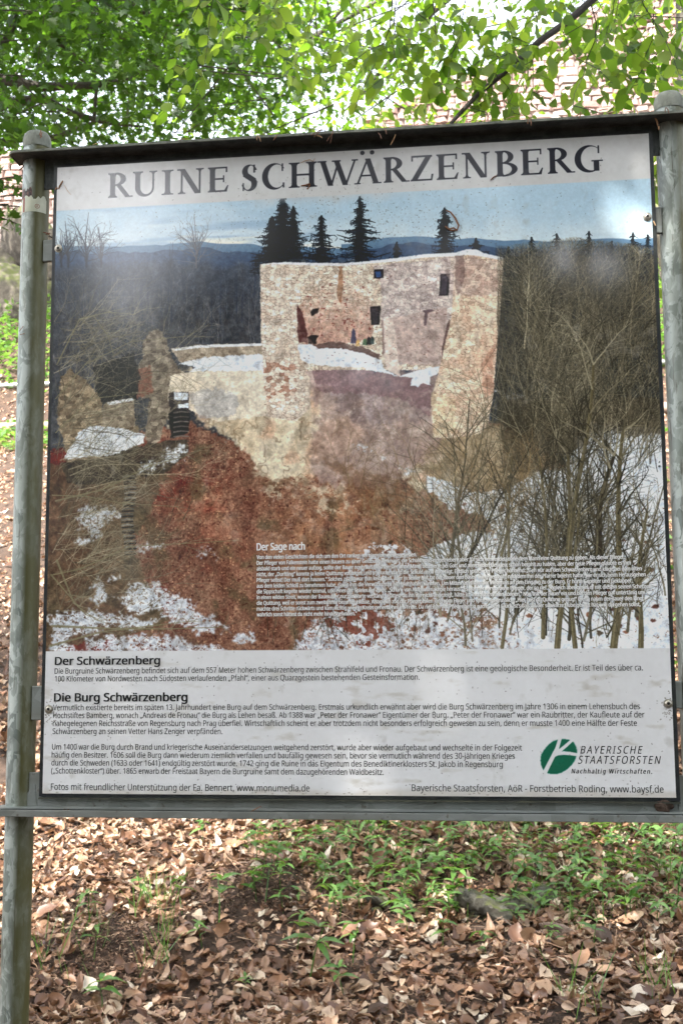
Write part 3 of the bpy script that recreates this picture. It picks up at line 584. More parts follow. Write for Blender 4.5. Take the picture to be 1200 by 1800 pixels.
        if ch == 'S':
            cx = W/2; m = ell(gx, gy, cx, .755, W*.44, .275) & ~ell(gx, gy, cx+.06, .79, W*.44-.16, .2) & ~((gx > cx+.05) & (gy < .80))
            m |= ell(gx, gy, cx, .27, W*.46, .30) & ~ell(gx, gy, cx-.07, .235, W*.46-.15, .21) & ~((gx < cx-.04) & (gy > .24))
            m |= seg(gx, gy, cx-.2, .66, cx+.2, .37, .21)
            m |= ((gx > W-.17) & (gx < W-.11) & (gy > .7) & (gy < 1.02))|((gx > .06) & (gx < .115) & (gy > -.02) & (gy < .3))
            return m
        if ch in 'CG':
            cx = W*.52; rx = W*.5
            m = ell(gx, gy, cx, .5, rx, .53) & ~ell(gx, gy, cx+.1, .51, rx-.13, .465)
            m &= ~((gx > W-.16) & (abs(gy-.5) < (.3 if ch == 'C' else .5))) & (gx < W-.06)
            m |= (gx > W-.17) & (gx < W-.115) & (gy > .70) & (gy < 1.0)
            if ch == 'C': m |= (gx > W-.13) & (gx < W-.07) & (gy > .04) & (gy < .24)
            else: m |= ((abs(gx-(W-.23)) < .1) & (gy > .02) & (gy < .42))|((abs(gx-(W-.2)) < .21) & (gy > .39) & (gy < .44))
            return m
        if ch == 'W':
            q1, q2 = W*.31, W*.66; t1, t2, t3 = .17, W*.49, W-.13
            m = para(gx, gy, q1, t1, .2)|para(gx, gy, q1+.02, t2+.04, .075)|para(gx, gy, q2+.02, t2-.06, .2)|para(gx, gy, q2+.04, t3, .075)
            m |= serif(gx, gy, t1-.02, 1, -1, .17)|serif(gx, gy, t2-.06, 1, -1, .17)|serif(gx, gy, t3-.01, 1, -1, .12)
            return m
        if ch == 'Z':
            m = para(gx, gy, .16, W-.18, .22)|((gx > .1) & (gx < W-.07) & (gy > .935) & (gy <= 1))|((gx > .05) & (gx < W-.1) & (gy >= 0) & (gy < .065))
            m |= ((gx > .08) & (gx < .14) & (gy > .78) & (gy <= 1))|((gx > W-.14+.15*gy) & (gx < W-.08+.2*gy) & (gy >= 0) & (gy < .26))
            return m
    let = [('R', 189.5, 232), ('U', 232.5, 278), ('I', 284, 305), ('N', 311, 359.5), ('E', 364.5, 402.5), ('S', 423.7, 453), ('C', 459.7, 502.7), ('H', 507, 557.4), ('W', 559, 630), ('Ä', 622.5, 670), ('R', 673, 718), ('Z', 719, 762.7),
           ('E', 766, 806.6), ('N', 811, 862), ('B', 869, 910), ('E', 914, 955), ('R', 961, 1008.5), ('G', 1008.5, 1058.7)]
    _, vb = f2p(210, 346.2); _, vt = f2p(210, 303); cap = float(vb-vt)
    for chh, xa, xb in let:
        yl = 348-(xa-190)*.0553
        ua, _ = f2p(xa, yl-22); ub, _ = f2p(xb, yl-22); W = float(ub-ua)/cap
        a0 = int((ua-.02)*S); a1 = int((ub+.02)*S); b0 = max(0, int((vb-cap*1.5)*S)); b1 = int((vb+cap*.12)*S); acc = 0
        for ox in (.17, .5, .83):
            for oy in (.17, .5, .83):
                gx, gy = np.meshgrid(((np.arange(a0, a1)+ox)/S-ua)/cap, (vb-(np.arange(b0, b1)+oy)/S)/cap)
                acc = acc+glyph(chh, gx, gy, W)
        m = (acc/9.)[..., None].astype(np.float32); img[b0:b1, a0:a1] = img[b0:b1, a0:a1]*(1-m)+ink*m
    # --- emblem: green leaf with white branching veins
    LG = np.array([(90, 260), (96, 215), (120, 175), (150, 138), (190, 106), (235, 91), (280, 87), (325, 94), (358, 112), (378, 145), (387, 185), (382, 225), (368, 262), (342, 300), (305, 334), (262, 360), (220, 372), (180, 372), (140, 362), (112, 336), (96, 300)], float)/4.615+[930, 1280]
    lay(poly(LG), c(4, 96, 74))
    wht = c(208, 209, 210); L4 = lambda pp: [(a/4.615+930, b/4.615+1280) for a, b in pp]
    for pp, w0, w1 in (([(122, 366), (160, 290), (200, 212), (226, 160), (250, 78)], 7, 5.5), ([(205, 200), (250, 180), (300, 138), (345, 98)], 6, 4.5), ([(200, 218), (230, 205), (280, 201), (330, 205), (392, 215)], 6, 5)): stroke(L4(pp), w0, w1, wht)
    # --- dirt
    lay(sm(.25, .8, fbm(50, 18, 170, 5))*(Y > 1144), c(168, 162, 150), .5); lay(sm(.3, .8, fbm(26, 30, 171, 5)), c(150, 146, 138), .28)
    lay(sm(14, 0, 1398-Y+8*n1)*(Y > 1300), c(160, 146, 128), .35)
    for i in range(1900):
        k = rs.rand()
        if k < .62: x = rs.normal(640, 170); y = rs.normal(395, 45)
        elif k < .8: x = rs.uniform(90, 1180); y = rs.uniform(1145, 1395)
        else: x = rs.uniform(90, 1180); y = rs.uniform(240, 1395)
        a = rs.uniform(0, 6.28); l = rs.uniform(.2, 2.2); stroke([(x, y), (x+l*math.cos(a), y+l*math.sin(a))], rs.uniform(.6, 1.5), .6, c(62, 56, 50), rs.uniform(.2, .7))
    for i in range(46):                                       # crumbs gathered round the screws and the lower edge
        for sx, sy in ((86, 1247), (1174, 1237)):
            x, y = rs.normal(sx, 9), rs.normal(sy+6, 12); stroke([(x, y), (x+rs.uniform(-2, 2), y+1)], rs.uniform(1, 2), .8, c(70, 62, 50), .6)
        x = rs.uniform(80, 1185); y = 1393+(x-80)*.006-abs(rs.normal(0, 3)); stroke([(x, y), (x+rs.uniform(-4, 4), y)], 1.6, .8, c(90, 80, 66), .5)
    return img
# ---------------------------------------------------------------- terrain
PD = [-200, -40, -20, 0, 4.4, 5.2, 7.2, 10, 14, 20, 20.3, 21.3, 22.5, 25, 25.7, 26.7, 28, 40, 80, 400, 1500]
PZ = [-14, -3.4, -1.4, -.12, -.02, .06, .5, 1.55, 3.1, 5.62, 5.7, 5.85, 7.3, 9.35, 9.7, 11.35, 11.6, 11.8, 6, -30, -40]
def hash_noise(x, y, seed):
    r = np.random.RandomState(seed).rand(128, 128); xi = np.floor(x).astype(int); yi = np.floor(y).astype(int); fx = x-xi; fy = y-yi; fx = fx*fx*(3-2*fx); fy = fy*fy*(3-2*fy)
    a = r[yi & 127, xi & 127]; b = r[yi & 127, (xi+1) & 127]; c = r[(yi+1) & 127, xi & 127]; d = r[(yi+1) & 127, (xi+1) & 127]
    return a+(b-a)*fx+(c-a)*fy+(a-b-c+d)*fx*fy-.5
def height(x, y, rough=True):
    x = np.asarray(x, float); y = np.asarray(y, float); d = y-CAM[1]
    z = np.interp(d, PD, PZ)
    near = np.clip((40-abs(d))/20, 0, 1)
    z = z+near*(.10*hash_noise(x*.7, y*.7, 1)*2+.05*hash_noise(x*2.1, y*2.1, 2)*2)*np.clip((abs(d-20.8)-.6), .1, 1)
    for mx, my, r, h in MOUNDS: z = z+h*np.exp(-((x-mx)**2+(y-my)**2)/r**2)
    if rough: z = z+near*.016*hash_noise(x*8, y*8, 3)*2
    return z
MOUNDS = []
def hit(X, Y, d0=3.):
    d = ray(X, Y); t = np.arange(d0, 60, .01); p = CAM+d*t[:, None]; k = np.argmax(p[:, 2] < height(p[:, 0], p[:, 1], False))
    return p[k]
mp_ = hit(440, 1620); MOUNDS.append((mp_[0], mp_[1]+.15, .42, .16))
mp2 = hit(200, 1700); MOUNDS.append((mp2[0], mp2[1]+.1, .3, .07)); mp3 = hit(850, 1590); MOUNDS.append((mp3[0], mp3[1]+.25, .35, .10)); mp4 = hit(700, 1470); MOUNDS.append((mp4[0], mp4[1], .9, .12))
def axis(a, b, c0, c1, fine, coarse):
    return np.unique(np.concatenate([np.linspace(a, c0, coarse), np.linspace(c0, c1, fine), np.linspace(c1, b, coarse)]))
gx = np.unique(np.concatenate([np.linspace(-900, -20, 16), np.linspace(-20, -3.2, 90), np.linspace(-3.2, 3.5, 200), np.linspace(3.5, 14, 60), np.linspace(14, 900, 16)]))
gy = np.unique(np.concatenate([np.linspace(-900, -30, 12), np.linspace(-30, 1.5, 60), np.linspace(1.5, 7, 190), np.linspace(7, 30, 200), np.linspace(30, 1500, 24)]))
GX, GY = np.meshgrid(gx, gy); GZ = height(GX, GY); nx_, ny_ = len(gx), len(gy)
ii = (np.arange(ny_-1)[:, None]*nx_+np.arange(nx_-1)[None]).ravel()
ground = add('ground', mesh_np('ground', np.stack([GX.ravel(), GY.ravel(), GZ.ravel()], 1), np.stack([ii, ii+1, ii+1+nx_, ii+nx_], 1), MAT['soil'], True), kind='structure')

# ---------------------------------------------------------------- information board
SIGN = empty('information_board', (0, 0, 0), 'large framed information board with a castle ruin picture on two galvanised posts', 'information board')
XL, XR, ZT, ZB = -.66, .66, 2.669, 2.669-PH                      # printed sheet
EDGE = .0085
pb = MB(); pb.box(XL-EDGE, .0022, ZB-.0065, XR+EDGE, .007, ZT+EDGE+.001); panel = add('backing_panel', pb.mesh('backing_panel', MAT['black']), SIGN)
lg = MB(); lg.box(XL-EDGE+.001, -.004, ZB-.0115, XR+EDGE-.001, .0068, ZB-.0085); add('drip_ledge', lg.mesh('drip_ledge', MAT['ledge']), panel)
art = paint_poster(1300)
lin = np.where(art <= .04045, art/12.92, ((art+.055)/1.055)**2.4)
lin = np.clip(lin*1.10-.016, .003, .85)
srgb = np.where(lin <= .0031308, lin*12.92, 1.055*lin**(1/2.4)-.055)
hh, ww, _ = srgb.shape
img = bpy.data.images.new('printed_artwork', ww, hh); buf = np.ones((hh, ww, 4), np.float32); buf[..., :3] = srgb[::-1]
img.pixels.foreach_set(buf.ravel()); img.update(); img.pack()
m = M('printed_film'); ti = m.n.new('ShaderNodeTexImage'); ti.image = img; ti.extension = 'EXTEND'; m.t.links.new(m.tc.outputs['UV'], ti.inputs[0])
m.col(ti.outputs[0]).set(Roughness=.4, Specular_IOR_Level=.25); m.b.inputs['Coat Weight'].default_value = .8; m.b.inputs['Coat IOR'].default_value = 1.6
m.inp('Coat Roughness', m.ramp(m.noise(3, 5, .6), [(.35, .06), (.7, .16)]))
bn = m.n.new('ShaderNodeBump'); bn.inputs['Strength'].default_value = .015; bn.inputs['Distance'].default_value = .002; m.t.links.new(m.noise(150, 3), bn.inputs['Height']); m.t.links.new(bn.outputs[0], m.b.inputs['Coat Normal'])
MAT['print'] = m.m
sb_ = MB().box(XL, 0, ZB, XR, .0022, ZT); sheet_me = sb_.mesh('printed_sheet', MAT['print']); uvl = sheet_me.uv_layers.new(name='uv')
for lp in sheet_me.loops:
    co = sheet_me.vertices[lp.vertex_index].co; uvl.data[lp.index].uv = ((co.x-XL)/PW, (co.z-ZB)/PH)
sheet = add('printed_sheet', sheet_me, SIGN)
# lettering
import os
def load_font():
    try:
        p = os.path.join(bpy.utils.resource_path('LOCAL'), 'datafiles', 'fonts', 'NotoSansHebrew-Regular.woff2')
        return bpy.data.fonts.load(p) if os.path.exists(p) else None
    except Exception: return None
FONT = load_font()
def cap_ratio():
    cu = bpy.data.curves.new('line', 'FONT'); cu.body = 'H'
    if FONT: cu.font = FONT
    ob = bpy.data.objects.new('line', cu); sc.collection.objects.link(ob); bpy.context.view_layer.update(); r = ob.dimensions[1]
    bpy.data.objects.remove(ob); bpy.data.curves.remove(cu); return r if r > .1 else .7
CAPR = cap_ratio()
def text_mesh(body, x0, y0, x1, cap, off=0., shear=0., spacing=1.):
    """one line of lettering: photo px of its left baseline end, right end, cap height in metres"""
    cu = bpy.data.curves.new('line', 'FONT'); cu.body = body
    if FONT: cu.font = FONT
    cu.size = cap/CAPR; cu.shear = shear; cu.space_character = spacing; cu.resolution_u = 3; cu.fill_mode = 'FRONT'
    ob = bpy.data.objects.new('line', cu); sc.collection.objects.link(ob); bpy.context.view_layer.update()
    me = bpy.data.meshes.new_from_object(ob.evaluated_get(bpy.context.evaluated_depsgraph_get()))
    n = len(me.vertices); V = np.zeros(n*3, np.float32); me.vertices.foreach_get('co', V); V = V.reshape(-1, 3)
    F = [list(p.vertices) for p in me.polygons]
    bpy.data.objects.remove(ob); bpy.data.curves.remove(cu); bpy.data.meshes.remove(me)
    u0, v0 = f2p(x0, y0); q = H_P2F @ np.array([u0, v0, 1.]); u1 = u0
    for _ in range(6):                                             # panel x where this horizontal line reaches photo column x1
        pp = H_P2F @ np.array([u1, v0, 1.]); pq = H_P2F @ np.array([u1+.001, v0, 1.]); cur = pp[0]/pp[2]; u1 = u1+(x1-cur)/((pq[0]/pq[2]-cur)/.001)
    w = V[:, 0].max()-V[:, 0].min(); s = (u1-u0)/w
    off = max(off, .005); k = min(5, max(2, int(round(off/.012)))) ; sh = off*cap*2.; PP = []; FF = []    # heavier strokes: layers of the same line a hair apart
    for j in range(k):
        for jj in ((0,) if k < 3 else (0, 1)):
            dx = sh*(j/(k-1)-.5); dz = 0 if k < 3 else sh*.35*(jj-.5)
            FF += [[q+len(PP)*n for q in f] for f in F]; PP.append(np.stack([XL+u0+(V[:, 0]-V[:, 0].min())*s+dx, np.full(n, -.0004-.00008*len(PP)), ZT-v0+V[:, 1]+dz], 1))
    return np.concatenate(PP), FF
def letter_block(name, lines, mat, shift=(0, 0, 0)):
    mb = MB()
    for ln in lines:
        P, F = text_mesh(*ln); mb.put(P+np.array(shift), F)
    return add(name, mb.mesh(name, mat), sheet)
c1 = .0119
letter_block('heading_lettering', [('Der Schwärzenberg', 97, 1168.6, 281, .0166, .055)], MAT['ink'])
letter_block('heading_lettering', [('Die Burg Schwärzenberg', 95.5, 1233, 329, .0172, .055)], MAT['ink'])
letter_block('body_lettering', [
 ('Die Burgruine Schwärzenberg befindet sich auf dem 557 Meter hohen Schwärzenberg zwischen Strahlfeld und Fronau. Der Schwärzenberg ist eine geologische Besonderheit. Er ist Teil des über ca.', 96, 1184.3, 1129.5, c1),
 ('100 Kilometer von Nordwesten nach Südosten verlaufenden „Pfahl“, einer aus Quarzgestein bestehenden Gesteinsformation.', 96.5, 1198, 737, c1),
 ('Vermutlich existierte bereits im späten 13. Jahrhundert eine Burg auf dem Schwärzenberg. Erstmals urkundlich erwähnt aber wird die Burg Schwärzenberg im Jahre 1306 in einem Lehensbuch des', 93.5, 1248.5, 1124.5, c1),
 ('Hochstiftes Bamberg, wonach „Andreas de Fronau“ die Burg als Lehen besaß. Ab 1388 war „Peter der Fronawer“ Eigentümer der Burg. „Peter der Fronawer“ war ein Raubritter, der Kaufleute auf der', 93.5, 1262.3, 1132.5, c1),
 ('nahegelegenen Reichsstraße von Regensburg nach Prag überfiel. Wirtschaftlich scheint er aber trotzdem nicht besonders erfolgreich gewesen zu sein, denn er musste 1400 eine Hälfte der Feste', 93, 1276.3, 1119, c1),
 ('Schwärzenberg an seinen Vetter Hans Zenger verpfänden.', 92.5, 1290.3, 391, c1),
 ('Um 1400 war die Burg durch Brand und kriegerische Auseinandersetzungen weitgehend zerstört, wurde aber wieder aufgebaut und wechselte in der Folgezeit', 91.5, 1317.7, 917, c1),
 ('häufig den Besitzer. 1606 soll die Burg dann wiederum ziemlich verfallen und baufällig gewesen sein, bevor sie vermutlich während des 30-jährigen Krieges', 91, 1331.7, 904.5, c1),
 ('durch die Schweden (1633 oder 1641) endgültig zerstört wurde. 1742 ging die Ruine in das Eigentum des Benediktinerklosters St. Jakob in Regensburg', 90.5, 1345.6, 883, c1),
 ('(„Schottenkloster“) über. 1865 erwarb der Freistaat Bayern die Burgruine samt dem dazugehörenden Waldbesitz.', 90, 1359.6, 674, c1)], MAT['ink'])
letter_block('credit_lettering', [('Fotos mit freundlicher Unterstützung der Fa. Bennert, www.monumedia.de', 89.5, 1388.6, 544, .0136)], MAT['ink'])
letter_block('credit_lettering', [('Bayerische Staatsforsten, AöR - Forstbetrieb Roding, www.baysf.de', 723.5, 1390.8, 1166, .0136)], MAT['ink'])
letter_block('emblem_lettering', [('BAYERISCHE', 1019.5, 1324.6, 1129.5, .0150, -.012, .28, 1.25), ('STAATSFORSTEN', 1015.5, 1342.4, 1161.5, .0155, -.012, .28, 1.25), ('Nachhaltig Wirtschaften.', 1004, 1359.6, 1145.5, .0093, .03, .22, 1.25)], MAT['ink'])
letter_block('legend_heading_lettering', [('Der Sage nach', 451.5, 967.3, 535.5, .0152, .045)], MAT['inkw'])
cs = .0081
legend = ['Von den vielen Geschichten die sich um den Ort ranken, sei hier eine wiedergegeben.',
 'Der Pfleger von Falkenstein hatte einen Bauern zu einer Geldbuße verknurrt, die Schuld auch eingetrieben, aber für sich verwendet, ohne dem Mann eine Quittung zu geben. Als dieser Pfleger',
 'alsbald starb und ein neuer aufzog, sollte der Bauer nochmals blechen. Der arme Mann beteuerte bei Gott und allen lieben Heiligen, schon bezahlt zu haben, aber der neue Pfleger glaubte es ihm',
 'nicht, der „Durftling“ konnte ja keine Quittung vorzeigen und im Buche stand die Schuld noch ungetilgt. Endlich sprach der Pfleger höhnend: „Geh nur auf den Schwarzenberg und klage bei dem alten',
 'Pfleger selbst! Der muß dort hausen.“ Solches zu tun war nun kein Spaß, aber in seiner Not tat der Bauer den bösen Gang herzhaft, nachdem ihn der Pfarrer belehrt hatte, wie er sich beim Herausgehen',
 'aus dem leiden Schloß zu benehmen habe, damit ihm die Verwünschten nichts anhaben könnten. Um Mitternacht kam der Wagehals an den Eingang zu der Burg. Er hörte Gepolter und Geklapper,',
 'die Sippschaft kegelte wieder einmal, und einer der Spieler rief eben: „Schurg von Aufhausen, kegle heraus!“ Es war der verstorbene Pfleger, der so rief. Sogleich aber geriet er mit diesem seinen Schergen',
 'in einen wilden Streit, wovon der Bauer aber nur die Worte verstand: „Hättest du ihn mir nicht angezeigt, hätte ich ihn nicht strafen können.“ Nun trat der Bauer ein und bat den Pfleger gar untertänig um',
 'die Quittung, weil er sonst zum zweitenmal bezahlen müsse. Alsogleich zog der Pfleger einen Ring vom Finger und sprach verdrusslich: „Hier hast du Quittung genug!“ Gierig nahm der Bauer den Ring,',
 'machte drei Schritte rückwärts und kam, lichtig wie ein Krebs gehend, heil ins Freie. Da rief ihm der Pfleger heftig nach: „Dein Glück ist’s daß dir der schwarze Bube gesagt hat, wie du gehen sollst,',
 'wahrlich sonst hättest du nicht mehr hinausgefunden.“']
ends = [732, 1096, 1108, 1127, 1134, 1111, 1144, 1132, 1130, 1125, 627]
for sh_ in ((.00045, .00034, -.00055),): letter_block('legend_shadow_lettering', [(t, 451.5, 982.6+i*10.08, ends[i], cs, .02) for i, t in enumerate(legend)], MAT['inkb'], (sh_[0], -.0002+sh_[1], sh_[2]))
letter_block('legend_lettering', [(t, 451.5, 982.6+i*10.08, ends[i], cs, .045) for i, t in enumerate(legend)], MAT['inkw'], (0, -.0004, 0))
# posts
PR = .0305; PY = .026
def px_x(X, Y, yy): return on_plane(X, Y, yy)[0]
XPL = px_x(53.6, 700, PY); XPR = px_x(1197.5, 700, PY)
z_fl = on_plane(140, 256, -.045)[2]                               # top flange, front edge
z_bf = on_plane(122, 1426, -.035)[2]
for side, xp in (('l', XPL), ('r', XPR)):
    ztop = z_fl+.047
    b = MB(); z0 = float(height(xp, PY))-.3
    n = 40; prof = [(PR, z) for z in np.linspace(z0, ztop, 24)]
    V = []; F = []
    b.lathe((xp, PY, 0), prof, n); me = b.mesh('post', MAT['tube']); autosmooth(me, 30)
    post = add('post', me, SIGN)
    cb = MB().lathe((xp, PY, ztop), [(PR+.0015, -.016), (PR+.0018, .004), (PR*.97, .014), (PR*.82, .021), (PR*.5, .026), (PR*.15, .0275)], 36)
    add('post_cap', autosmooth(cb.mesh('post_cap', MAT['cap']), 50), post)
    if side == 'l':
        def patch(name, xa, ya, xb, yb, rr, mat, wav=0.):
            V = []; F = []; nx = 14
            za = on_plane(xa, ya, PY-PR)[2]; zb = on_plane(xa, yb, PY-PR)[2]
            a0 = -math.pi/2-math.asin(max(-1, min(1, (XPL-px_x(xa, ya, PY-PR*.6))/PR))); a1 = -math.pi/2+math.asin(max(-1, min(1, (px_x(xb, ya, PY-PR*.6)-XPL)/PR)))
            for i in range(nx+1):
                a = a0+(a1-a0)*i/nx
                for zz in (za-wav*(.5+.3*math.sin(i*.9)+.35*math.sin(i*2.3+1)), zb): V.append((XPL+rr*math.cos(a), PY+rr*math.sin(a), zz))
            for i in range(nx): F.append((2*i, 2*i+1, 2*i+3, 2*i+2))
            add(name, mesh_np(name, V, F, mat), post)
        patch('sticker', 37, 342, 79, 372, PR+.0006, MAT['sticker'], .012)
        patch('sticker_residue', 37, 328, 60, 352, PR+.0003, MAT['residue'], .01)
        patch('sticker_stripe', 43, 346, 47, 371, PR+.0009, MAT['stred'], .0)
        cz = on_plane(66, 361, PY-PR)[2]; ca = -math.pi/2+.5; V = []; F = []   # printed ring with an R
        for i in range(20):
            for r in (.0042, .0054): 
                t = 2*math.pi*i/20; aa = ca+r*math.cos(t)/PR; V.append((XPL+(PR+.001)*math.cos(aa), PY+(PR+.001)*math.sin(aa), cz+r*math.sin(t)))
        F = [(2*i, 2*i+1, (2*i+3) % 40, (2*i+2) % 40) for i in range(20)]
        for pp in ([(-.0016, -.0024), (-.0008, -.0024), (-.0008, .0024), (-.0016, .0024)], [(-.0008, .0017), (.0012, .0017), (.0012, .0024), (-.0008, .0024)], [(-.0008, 0), (.0012, 0), (.0012, .0006), (-.0008, .0006)], [(.0012, .0002), (.0018, .0002), (.0018, .0022), (.0012, .0022)], [(.0008, -.0024), (.0017, -.0024), (.0003, 0), (-.0006, 0)]):
            k = len(V)
            for ax_, az_ in pp: aa = ca+ax_/PR; V.append((XPL+(PR+.001)*math.cos(aa), PY+(PR+.001)*math.sin(aa), cz+az_))
            F.append((k, k+1, k+2, k+3))
        add('sticker_emblem', mesh_np('sticker_emblem', V, F, MAT['stred']), post)
# rails: L profile, web behind the panel, flange reaching forward past the posts, small lip
def rail(name, zf, up, mat, lip, yfront, webh):
    mb = MB(); xl, xr = XPL-PR-.013, XPR+PR+.013; yb = .030; t = .004
    # flange outline in plan with rounded front corners
    def outline(off):
        P = []; r = .02-off
        for cx, s0 in ((xl+.02, math.pi), (xr-.02, 1.5*math.pi)):
            for k in range(7):
                a = s0+k*math.pi/12; P.append((cx+r*math.cos(a), yfront+.02+r*math.sin(a)))
        P += [(xr-off, yb), (xl+off, yb)]; return P
    o0, o1 = outline(0), outline(.0035); n = len(o0); s = 1 if up else -1
    z1 = zf; z0 = zf-s*t; zl = zf-s*lip if up else zf-lip
    V = [(x, y, z1) for x, y in o0]+[(x, y, z0) for x, y in o1]
    top, bot = tuple(range(n)), tuple(range(n, 2*n))
    F = [top if up else top[::-1], bot[::-1] if up else bot]
    mb.put(V, F)
    # lip all along the front edge
    main_mb = mb
    if up: mb = MB()
    zz = (zf, zf-lip) if up else (zf+.002, zf-lip)
    V = []
    for (x, y), (x2, y2) in zip(o0[:14], o1[:14]): V += [(x, y, zz[0]), (x, y, zz[1]), (x2, y2, zz[1]), (x2, y2, zz[0])]
    F = []
    for i in range(13):
        for k in range(4): a, b_ = i*4+k, i*4+(k+1) % 4; F.append((a, a+4, b_+4, b_))
    F += [(0, 1, 2, 3), (55, 54, 53, 52)]; mb.put(V, F)
    lip_mb = mb; mb = main_mb
    # end returns
    mb.box(xl, yfront+.02, min(zz), xl+.0035, yb, max(zz)-.001); mb.box(xr-.0035, yfront+.02, min(zz), xr, yb, max(zz)-.001)
    # web between the posts
    za, zb_ = (zf-webh, zf-t-.0005) if up else (zf+.0005, zf+webh)
    mb.box(XPL+PR-.004, .0082, za, XPR-PR+.004, .0122, zb_)
    me = mb.mesh(name, mat); bv = add(name, me, SIGN); md = bv.modifiers.new('b', 'BEVEL'); md.width = .0011; md.segments = 2; md.limit_method = 'ANGLE'
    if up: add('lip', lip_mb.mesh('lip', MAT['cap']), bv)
    return bv
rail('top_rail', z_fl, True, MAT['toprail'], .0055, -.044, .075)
rb = rail('bottom_rail', z_bf, False, MAT['rail'], .0125, -.040, .075)
for xp, s in ((XPL, 1), (XPR, -1)):                               # coped corner plates closing web and post
    x0 = xp+s*(PR-.008); gus = MB().put([(x0, .007, z_bf+.003), (x0+s*.022, .007, z_bf+.003), (x0+s*.018, .007, z_bf+.05), (x0, .007, z_bf+.03), (x0, .0135, z_bf+.003), (x0+s*.022, .0135, z_bf+.003), (x0+s*.018, .0135, z_bf+.05), (x0, .0135, z_bf+.03)], [(0, 1, 2, 3), (7, 6, 5, 4), (0, 4, 5, 1), (1, 5, 6, 2), (2, 6, 7, 3), (3, 7, 4, 0)])
    add('weld_plate', gus.mesh('weld_plate', MAT['rail']), SIGN)
# brackets and screws
for (sx, sy), s, (ya, yb_) in (((103, 436.5), -1, (420, 458)), ((1137.5, 381), 1, (364, 410)), ((86, 1247), -1, (1206, 1266)), ((1174, 1237), 1, (1198, 1246))):
    p = on_plane(sx, sy, 0); xe = XPL+PR-.003 if s < 0 else XPR-PR+.003
    zt_, zb_ = on_plane(sx, ya, .008)[2], on_plane(sx, yb_, .008)[2]; xi = (XL if s < 0 else XR)-s*.03
    b = MB().box(min(xe, xi), .0072, zb_, max(xe, xi), .019, zt_); br = add('bracket', b.mesh('bracket', MAT['rail']), SIGN)
    md = br.modifiers.new('b', 'BEVEL'); md.width = .002; md.segments = 2
    k = MB().lathe((p[0], -.0006, p[2]), [(.0092, 0), (.0092, .0008), (.0070, .0010)], 20, 'y'); wa = add('washer', k.mesh('washer', MAT['screw']), SIGN)
    k = MB().lathe((p[0], -.0006, p[2]), [(.0068, .001), (.0068, .0022), (.0060, .0038), (.0042, .0048), (.0036, .0049), (.0034, .0040)], 20, 'y'); scw = add('screw', autosmooth(k.mesh('screw', MAT['screw']), 50), SIGN)
    k = MB().lathe((p[0], -.0006, p[2]), [(.0031, .0041), (.0030, .00425)], 6, 'y'); add('screw_socket', k.mesh('screw_socket', MAT['dark']), scw)
# ---------------------------------------------------------------- little dry needles and scraps caught on the board
def needle(pts, w, label=None, group=None, name='dry_needle', cat='dry needle'):
    mb = MB()
    for seg_ in pts: mb.tube(seg_, [w*(.6+.6*math.sin(math.pi*(i+.5)/len(seg_))) for i in range(len(seg_))], 5)
    return add(name, mb.mesh(name, MAT['needle']), label=label, category=cat, group=group)
zfr = -.0455
def rail_pts(X, Y, yy, dx, dy, bend=.002, n=4):
    p = on_plane(X, Y, yy); q = on_plane(X+dx, Y+dy, yy-.001)
    return [tuple(p+(q-p)*t+np.array([bend*math.sin(t*3.1), 0, bend*.7*math.sin(t*3.1)])) for t in np.linspace(0, 1, n)]
GN = 'brown needles caught on the front lip of the top rail'
def above(X):
    if X < 190: return 'near the left post'
    if X > 1060: return 'near the right post' if X > 1140 else 'right of the last title letter'
    w = [('R of RUINE', 210), ('U of RUINE', 255), ('I of RUINE', 295), ('N of RUINE', 335), ('E of RUINE', 383), ('first S', 438), ('C', 481), ('H', 532), ('W', 594), ('A with dots', 646), ('second R', 695), ('Z', 741), ('third E from the end', 786), ('second N', 836), ('B', 890), ('last E', 935), ('last R', 985), ('G', 1033)]
    return 'above the title letter '+min(w, key=lambda q: abs(q[1]-X))[0]
USED = {}
for X, Y, dx, dy in ((163, 254, 14, -4), (452, 237, 6, 11), (487, 236, -7, 10), (566, 226, -14, 14), (557, 238, 9, 4), (585, 228, -3, 10), (582, 236, -2, 15), (672, 218, 7, 17), (664, 233, 6, 10), (695, 236, -9, 18), (735, 216, -7, 5), (930, 205, 3, 15), (1021, 196, -4, 12), (1033, 190, 1, 6), (1118, 192, 2, 9), (1170, 188, 5, 11), (1080, 196, -12, 2), (905, 204, -16, 4), (820, 209, 12, 3), (330, 243, -16, 3), (1052, 194, 16, -3), (760, 215, 16, 2)):
    b0 = rail_pts(X, Y, zfr-.002, dx, dy, .0015); segs = [b0]
    if abs(dy) > 9 and RNG.rand() < .5: segs.append(rail_pts(X, Y, zfr-.002, dx-6, dy*.8, -.001))
    lab = ('forked' if len(segs) > 1 else 'hanging' if abs(dy) > 8 else 'flat lying')+' brown needle on the top rail '+above(X)
    if lab in USED: lab = lab.replace('brown needle', 'reddish brown short needle' if USED[lab] == 1 else 'second reddish brown needle')
    USED[lab] = USED.get(lab, 0)+1; needle(segs, .0009, lab, GN)
def sheet_pts(pp, lift=.0012): return [tuple(on_plane(a, b, -lift-.001*(i % 2))) for i, (a, b) in enumerate(pp)]
needle([sheet_pts([(110, 317), (106, 324), (103, 331)]), sheet_pts([(103, 331), (99, 329), (97, 333)])], .0014, 'dark red bud scale stuck left of the title near the board edge', None, 'bud_scale', 'bud scale')
needle([sheet_pts([(113, 325), (118, 334), (125, 342)])], .0005, 'thin grey fibre hanging beside the dark red bud scale', None, 'fibre', 'fibre')
